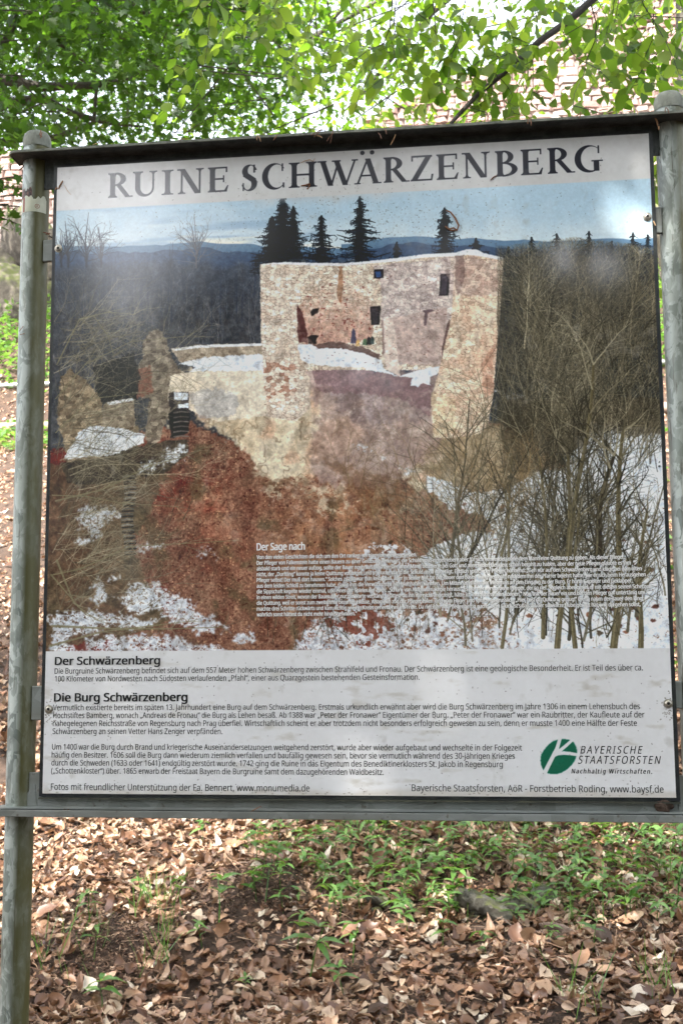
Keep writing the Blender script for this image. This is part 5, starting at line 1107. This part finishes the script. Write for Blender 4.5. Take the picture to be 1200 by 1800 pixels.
def twig_leaves(pts, store, l0, l1, every=.03, droop=.5, side_tw=0, mb=None, tr=.0015, spread=1.0):
    """leaves in two ranks along a twig; side twiglets carry more"""
    pts = [Vector(p) for p in pts]; acc = 0; k = 0
    for i in range(len(pts)-1):
        a, b = pts[i], pts[i+1]; L_ = (b-a).length; t = (b-a).normalized(); s = t.cross(Vector((0, 0, 1)))
        s = s.normalized() if s.length > .05 else Vector((1, 0, 0))
        q = every-acc
        while q < L_:
            p = a+t*q; sg = 1 if k % 2 else -1; k += 1
            ax = t*RNG.uniform(.4, .9)+s*sg*RNG.uniform(.6, 1.1)*spread+Vector((RNG.normal(0, .2), RNG.normal(0, .2), RNG.normal(-droop, .25)))
            nn = Vector((0, 0, 1))*RNG.uniform(.2, 1)+Vector(rnd(1)[0])*.7
            store['P'].append(tuple(p)); store['A'].append(tuple(ax)); store['N'].append(tuple(nn)); store['L'].append(RNG.uniform(l0, l1))
            if side_tw and RNG.rand() < side_tw:
                e = p+(t*.5+s*sg+Vector((0, RNG.normal(0, .5), -.35))).normalized()*RNG.uniform(.10, .26); m_ = p.lerp(e, .5)+Vector((0, 0, .01))
                if mb is not None: mb.tube([p, m_, e], [tr*.7, tr*.5, tr*.3], 4)
                twig_leaves([p, m_, e], store, l0, l1, every*.95, droop)
            q += every*RNG.uniform(.7, 1.3)
        acc = (acc+L_) % every
# near beech at the right: trunk out of frame, branches reaching in
beech = empty('beech_tree', (6.2, 3.6, float(height(6.2, 3.6))), 'beech tree whose thin leafy branches hang over the right half of the board', 'beech tree')
mb = MB(); tp = trunk(mb, 6.2, 3.6, .24, 11, (.4, .3)); ml = tp[6]
D = lambda X, Y, d: Vector(at(X, Y, d))
main = [ml, D(1500, -330, 4.9), D(1250, -160, 4.55), D(1120, -70, 4.4), D(1045, -5, 4.3), D(1000, 35, 4.25), D(950, 70, 4.2), D(905, 110, 4.15), D(870, 140, 4.1), D(840, 165, 4.1), D(818, 188, 4.05), D(796, 212, 4.0), D(770, 250, 4.0)]
mb.tube(main, [.05, .03, .022, .017, .0145, .0135, .0125, .0112, .010, .009, .008, .007, .006], 8)
top2 = [tp[8], D(1200, -400, 4.8), D(900, -250, 4.4), D(680, -160, 4.2), D(480, -140, 4.1), D(380, -120, 4.0)]
mb.tube(top2, [.05, .026, .018, .013, .009, .006], 8)
TW = []
def hang(X0, Y0, X1, Y1, d, bow=0., r=.0022, thin=1.): TW.append((X0, Y0, X1, Y1, d, bow, r, thin))
for a in ((690, -30, 632, 210, 4.1, 14, .003), (640, -60, 600, 120, 4.3, 8, .002), (700, -30, 700, 140, 4.0, -8, .002), (745, -60, 770, 205, 4.2, 10, .0028), (775, -20, 730, 190, 4.4, -6, .002), (815, -40, 790, 160, 4.0, 8, .002), (842, 60, 850, 195, 4.05, 6, .0018),
          (880, -60, 905, 110, 3.9, -5, .002), (870, 130, 915, 200, 4.0, 10, .0016), (930, -40, 925, 200, 4.3, 12, .002), (945, 70, 930, 185, 4.0, -4, .0018), (1035, 10, 1018, 195, 3.8, 14, .0024), (1090, -60, 1060, 130, 4.2, 8, .002), (1120, -50, 1185, 130, 3.7, -10, .0024), (1150, 10, 1110, 185, 4.0, 8, .002),
          (1180, -60, 1215, 90, 3.9, 4, .002), (1240, -60, 1150, 150, 4.3, 6, .002), (1040, -60, 1000, 100, 4.6, 6, .002), (985, 40, 1075, 195, 4.4, -8, .002), (820, 185, 880, 215, 3.9, 5, .0015), (560, -70, 520, 150, 4.7, 8, .002), (610, -60, 650, 180, 4.9, -6, .002), (720, -80, 820, 60, 4.6, 6, .002),
          (420, -90, 395, 90, 3.8, 8, .0024), (400, -80, 345, 150, 3.9, -6, .0022), (440, -60, 460, 70, 4.0, 5, .002), (360, -60, 310, 130, 4.3, 6, .002), (500, -60, 470, 50, 3.7, 5, .002), (1165, 180, 1150, 350, 4.2, 4, .0016), (1146, 230, 1156, 345, 4.4, 4, .0014), (1200, 150, 1160, 340, 4.5, 8, .0016), (1150, 420, 1156, 520, 4.6, 3, .001)): hang(*a)
for i in range(36):
    X = RNG.choice([RNG.uniform(520, 1230), RNG.uniform(1000, 1230)]); Y = RNG.uniform(-110, 60 if X < 1050 else 110); TW.append((X, Y, X+RNG.normal(0, 60), Y+RNG.uniform(50, 120), RNG.uniform(3.8, 5.6), RNG.normal(0, 8), .0016, 1.))
for X0, Y0, X1, Y1, d, bow, r, th in TW:
    pts = [];
    for t in np.linspace(0, 1, 7): pts.append(D(X0+(X1-X0)*t+bow*math.sin(t*5)+RNG.normal(0, 2), Y0+(Y1-Y0)*t+RNG.normal(0, 2), d+.12*math.sin(t*3)))
    mb.tube(pts, [r*(1-.7*t) for t in np.linspace(0, 1, 7)], 5)
    twig_leaves(pts[1:], NEAR, .042, .074, .045, .6, .36, mb, r)
loc = np.array(beech.location)
def tolocal(mbx, o): return local(mbx, o)
add('trunk_and_branches', autosmooth(tolocal(mb, beech).mesh('trunk_and_branches', MAT['twig'])), beech)
P, A, N, L = (np.array(NEAR[k]) for k in 'PANL'); print('near leaves', len(P))
rel = P-CAM; dep = rel@FWD; sxx = 600+FOC*(rel@RIGHT)/dep; syy = 900+FOC*(rel@DOWN)/dep
vis = (sxx > 0) & (sxx < 1200) & (syy > 0) & (syy < 215); idx = np.argsort(-np.where(vis, L/dep, 0))[:300]; rest = np.ones(len(P), bool); rest[idx] = False
MAT['beecho'] = leaf_mat('beech_leaf_single', (.045, .10, .018), (.10, .17, .035), (.12, .27, .015), (.46, .64, .06), .62, obj=True)
leaf_pieces('leaf', P[idx]-loc, A[idx], N[idx], L[idx], T_NEAR, MAT['beecho'], beech, 8, .45)
leaves_object('leaves', P[rest]-loc, A[rest], N[rest], L[rest], T_NEAR, MAT['beech'], RNG.rand(rest.sum()), beech, RNG.uniform(-.4, .4, rest.sum()), kind='stuff')
# leafy sprays of trees standing further off
def sprays(n, region, dr, thr, l0, l1, nl, seedn, flat=.35, scale=70., spread=.3, fn=None):
    P = []; A = []; N = []; L = []; cen = []
    while n > 0:
        X = RNG.uniform(region[0], region[1]); Y = RNG.uniform(region[2], region[3]); d = RNG.uniform(*dr)
        if hash_noise(np.array(X/scale+50), np.array(Y/scale*1.6+50), seedn)+.35*hash_noise(np.array(X/scale*3+50), np.array(Y/scale*4+50), seedn+1) < thr: n -= .2; continue
        if fn and not fn(X, Y): n -= .05; continue
        c = at(X, Y, d)
        a = RNG.uniform(0, 6.28); ax = np.array([math.cos(a), math.sin(a), RNG.uniform(-.35, .05)]); cen.append((c, ax)); k = RNG.randint(nl//2, nl)
        t = RNG.rand(k)[:, None]; off = ax*t*spread*2+RNG.normal(0, 1, (k, 3))*[spread*.45, spread*.45, spread*.45*flat]
        P.append(c+off); A.append(ax*.6+rnd(k)*.9-UP*.25); N.append(UP*.9+rnd(k)*.75); L.append(RNG.uniform(l0, l1, k)); n -= 1
    return [np.concatenate(q) for q in (P, A, N, L)]+[cen]
def far_tree(name, label, cat, pos, r, h, jobs, T, mat, limbs, lean=(0, 0)):
    t = empty(name, (pos[0], pos[1], float(height(*pos))), label, cat); mb = MB(); tp = trunk(mb, pos[0], pos[1], r, h, lean)
    P, A, N, L = [np.concatenate([j[i] for j in jobs]) for i in range(4)]
    for lm in limbs: mb.tube([tp[lm[0]]]+[D(*q) for q in lm[1]], np.linspace(lm[2], lm[3], len(lm[1])+1), 8)
    for j in jobs:
        for c, ax in j[4][::3]: mb.tube([c-ax*.45, c, c+ax*.5], [.006, .004, .0015], 4)
    add('trunk', autosmooth(tolocal(mb, t).mesh('trunk', MAT['bark'])), t); l_ = np.array(t.location)
    leaves_object('crown', P-l_, A, N, L, T, mat, np.clip(RNG.beta(2, 2, len(P)), 0, 1), t, kind='stuff')
    return t
# maple at the left
j1 = sprays(1250, (-260, 470, -330, 245), (6.5, 11.5), -.24, .045, .078, 30, 61, .3, 80., .34, lambda X, Y: Y < 255 and not (X < 45 and Y > 250))
j2 = sprays(80, (-160, 28, 300, 385), (7, 9), -.1, .05, .08, 12, 71, .5, 40., .16)
j2b = sprays(420, (-200, 520, -200, 250), (12, 15), -.12, .06, .10, 30, 75, .3, 70., .5)
far_tree('maple_tree', 'dark green maple whose crown fills the upper left behind the board', 'maple tree', (-4.6, 6.2), .17, 9, [j1, j2, j2b], T_MAPLE, MAT['maple'],
 [(7, [(-40, 130, 8.6), (70, 152, 8.4), (150, 150, 8.3), (200, 145, 8.3), (262, 120, 8.4), (320, 95, 8.6)], .05, .008), (7, [(20, 180, 8.8), (75, 172, 8.6), (125, 198, 8.5), (190, 216, 8.4), (250, 222, 8.4)], .05, .008), (9, [(60, -60, 9), (130, 5, 8.8), (165, 32, 8.7), (195, 55, 8.8), (240, 75, 9)], .06, .015), (8, [(0, 90, 8.5), (30, 30, 8.5), (60, 60, 8.6), (110, 80, 8.8), (150, 110, 9)], .04, .008), (6, [(100, 240, 9), (165, 215, 8.8), (170, 150, 8.7), (165, 175, 8.7)], .03, .006), (9, [(200, -30, 9), (240, 15, 9), (300, 40, 9.2), (420, 60, 9.3)], .04, .008)])
# second beech behind, light green small leaves
j3 = sprays(480, (430, 1260, -330, 235), (6.5, 11.5), -.02, .055, .09, 16, 81, .35, 75., .3, lambda X, Y: not (X > 760 and Y > 60 and RNG.rand() < .9))
j4 = sprays(200, (300, 760, -100, 235), (8, 13), -.06, .06, .09, 18, 91, .35, 60., .35)
far_tree('young_beech', 'light green beech with small leaves behind the middle of the board', 'beech tree', (2.6, 9.5), .13, 11, [j3, j4], T_FAR, MAT['mid'],
 [(7, [(900, -100, 9), (760, 20, 8.8), (690, 100, 8.7), (640, 160, 8.7), (600, 200, 8.7)], .04, .006), (8, [(800, -160, 9), (650, -40, 9), (560, 60, 9), (480, 130, 9.2)], .04, .006), (8, [(500, 90, 9.5), (430, 20, 9.5)], .03, .008)])
# trees around and behind the viewer: they shade the board and are mirrored in it
def round_tree(name, label, x, y, h, crowns, nl, lf, seed):
    t = empty(name, (x, y, float(height(x, y))), label, 'beech tree'); mb = MB(); tp = trunk(mb, x, y, .22, h); P = []
    for cx, cy, cz, rx, ry, rz, *full in crowns:
        limb(mb, tp[7], (cx, cy, cz), .08, .02)
        k = int(nl*rx*ry/6); q = rnd(k)*(RNG.rand(k)[:, None]**.45)*[rx, ry, rz]+[cx, cy, cz]
        q = q[(hash_noise(q[:, 0]*.9+q[:, 2]*.5+40, q[:, 1]*.9+q[:, 2]*.7+40, seed)+.5*hash_noise(q[:, 0]*2.3+40, q[:, 1]*2.3+40, seed+1)) > (-9 if full else GAP)]
        P.append(q)
    P = open_sky(np.concatenate(P)); k = len(P)
    add('trunk', autosmooth(tolocal(mb, t).mesh('trunk', MAT['bark'])), t)
    leaves_object('crown', P-np.array(t.location), rnd(k)*[1, 1, .5], UP+rnd(k)*.9, RNG.uniform(lf*.7, lf*1.2, k), T_FAR, MAT['rear' if name == 'rear_beech' else 'canopy'], RNG.rand(k), t, kind='stuff')
    return t
GLARE = [(235, 385, 2.4), (210, 430, 1.5), (300, 350, 1.0), (160, 300, 1.6), (420, 380, .7), (228, 520, 1.2), (352, 398, 1.2), (150, 330, 1.2), (1082, 380, .55), (1066, 466, .9), (1000, 455, .9), (270, 440, 1.0), (620, 640, .5)]
MC = CAM*[1, -1, 1]; GD = []
for X, Y, a in GLARE:
    q = on_plane(X, Y, 0)-CAM; q = q*[1, -1, 1]; GD.append((q/np.linalg.norm(q), math.cos(math.radians(a))))
def open_sky(P):  # cuts leaf-free cones so sky glare lands on chosen spots of the board
    keep = np.ones(len(P), bool); D_ = P-MC; D_ /= np.linalg.norm(D_, axis=1)[:, None]
    for d, c_ in GD: keep &= ~((D_@d > c_-.00004) & (P[:, 1] < 0))
    return P[keep]
GAP = -.24
OV = [(-3.5, -3.2, 8.5, [(-3.5, -3.5, 9.2, 3.6, 3.2, 1.2), (-1.5, -.6, 9.4, 3., 2.6, 1.), (-2.3, -5.3, 10.2, 2.9, 2.8, 1., 1), (-2.1, -5.5, 8.4, 2.5, 2.2, .7, 1)]), (2.6, -4.2, 9, [(1.8, -4.4, 9.6, 3.4, 3., 1.2), (3.4, -1.4, 9.8, 3, 2.6, 1.)]), (-6.5, .5, 9.5, [(-5.2, 1.2, 10, 3.2, 3., 1.2), (-4.5, -7, 9.8, 3.4, 3, 1.2)]), (5.8, 1.5, 10, [(4.6, 2.4, 10.4, 3, 3, 1.2), (0.3, 2.6, 11.2, 3.2, 2.4, 1.)]),  # crowns without gaps are added on the sun's path to shade the board
      (-1.2, -8.5, 9, [(-1.2, -8.5, 9, 3.6, 3, 1.6), (1.8, -9, 8.5, 2.6, 2.6, 1.6)])]
WH = ['tall beech whose crown spreads above the viewer and the board', 'slender beech close behind the viewer on the right', 'beech left of the board with a wide flat crown', 'beech right of the board with a high flat crown', 'beech straight behind the viewer with a thick trunk']
for i, (x, y, h, cr) in enumerate(OV): round_tree('overhead_beech', WH[i], x, y, h, cr, 4200, .15, 200+i)
GAP = -.4
round_tree('rear_beech', 'unseen beech with a very wide low crown added to shade the ground behind the viewer', -9.5, -9.5, 10, [(-5, -12, 10.5, 4.5, 3.4, 1.2), (0, -12.5, 11, 4.5, 3.4, 1.2)], 3000, .26, 390)  # this tree and the next are added to shade the mirrored ground
round_tree('rear_beech', 'unseen beech with a very wide high crown added to shade the ground behind the viewer', 9.5, -8.5, 10, [(5, -11, 10.5, 4.5, 3.4, 1.2), (0, -17, 13, 5, 3.4, 1.4)], 3000, .26, 391)
for i, (x, y, h) in enumerate([(-7, -13, 9), (-2.6, -15, 10), (1.8, -13.5, 9.5), (6, -15, 10), (10, -12, 9), (-12, -11, 9), (-5, -20, 12), (3.5, -21, 12), (-11, -19, 12), (11, -20, 12)]):
    round_tree('rear_beech', 'beech %s' % ['first of the row behind the viewer', 'second of the row behind the viewer', 'third of the row behind the viewer', 'fourth of the row behind the viewer', 'last of the row behind the viewer', 'standing alone at the far end of the row', 'tallest at the back of the wood', 'at the back of the wood beside the tallest', 'at the back corner of the wood by the lone tree', 'at the opposite back corner of the wood'][i], x, y, h, [(x, y, h*.5, 2.7, 2.4, 3.6), (x+RNG.normal(0, .8), y, h*.85, 2.6, 2.4, 2.4)], 2600, .26, 300+i)
def wood_mass(name, n, x0, x1, y0, y1, z0, z1, l, lab):
    q = np.stack([RNG.uniform(x0, x1, n), RNG.uniform(y0, y1, n), RNG.uniform(0, 1, n)], 1); q[:, 2] = height(q[:, 0], q[:, 1])+z0+(z1-z0)*q[:, 2]
    q = q[hash_noise(q[:, 0]*.35+40, q[:, 2]*.4+40, 500) > -.42]; q = open_sky(q); k = len(q)
    leaves_object(name, q, rnd(k)*[1, 1, .5], rnd(k)+np.array([0, .8, .4]), RNG.uniform(.7, 1.2, k)*l, T_FAR, MAT['rear'], RNG.rand(k), None, kind='stuff', label=lab, category='wood')
wood_mass('rear_wood_blocker', 26000, -34, 34, -33, -25, 0, 15, .75, 'unseen dense dark wood added behind the viewer to dim the mirrored background')  # added leaf mass keeps the bright horizon out of the board's reflection
wood_mass('rear_shrub_blocker', 9000, -16, 16, -24, -11, 0, 1.5, .35, 'unseen dark shrubs and brambles added behind the viewer to dim the mirrored ground')  # added to cover the bright ground in the reflection
round_tree('bank_shade_beech', 'unseen beech added high on the bank above the handrail to shade the rocks', -15., 17.5, 13, [(-11.5, 18.8, 17.8, 4.5, 3.6, 1.2), (-6.5, 17.6, 18.3, 3.4, 3., 1.)], 2600, .2, 410)  # crowns added out of view on the sun's path to shade the rocks
print('tris', sum(len(o.data.polygons) for o in sc.objects if o.type == 'MESH'))
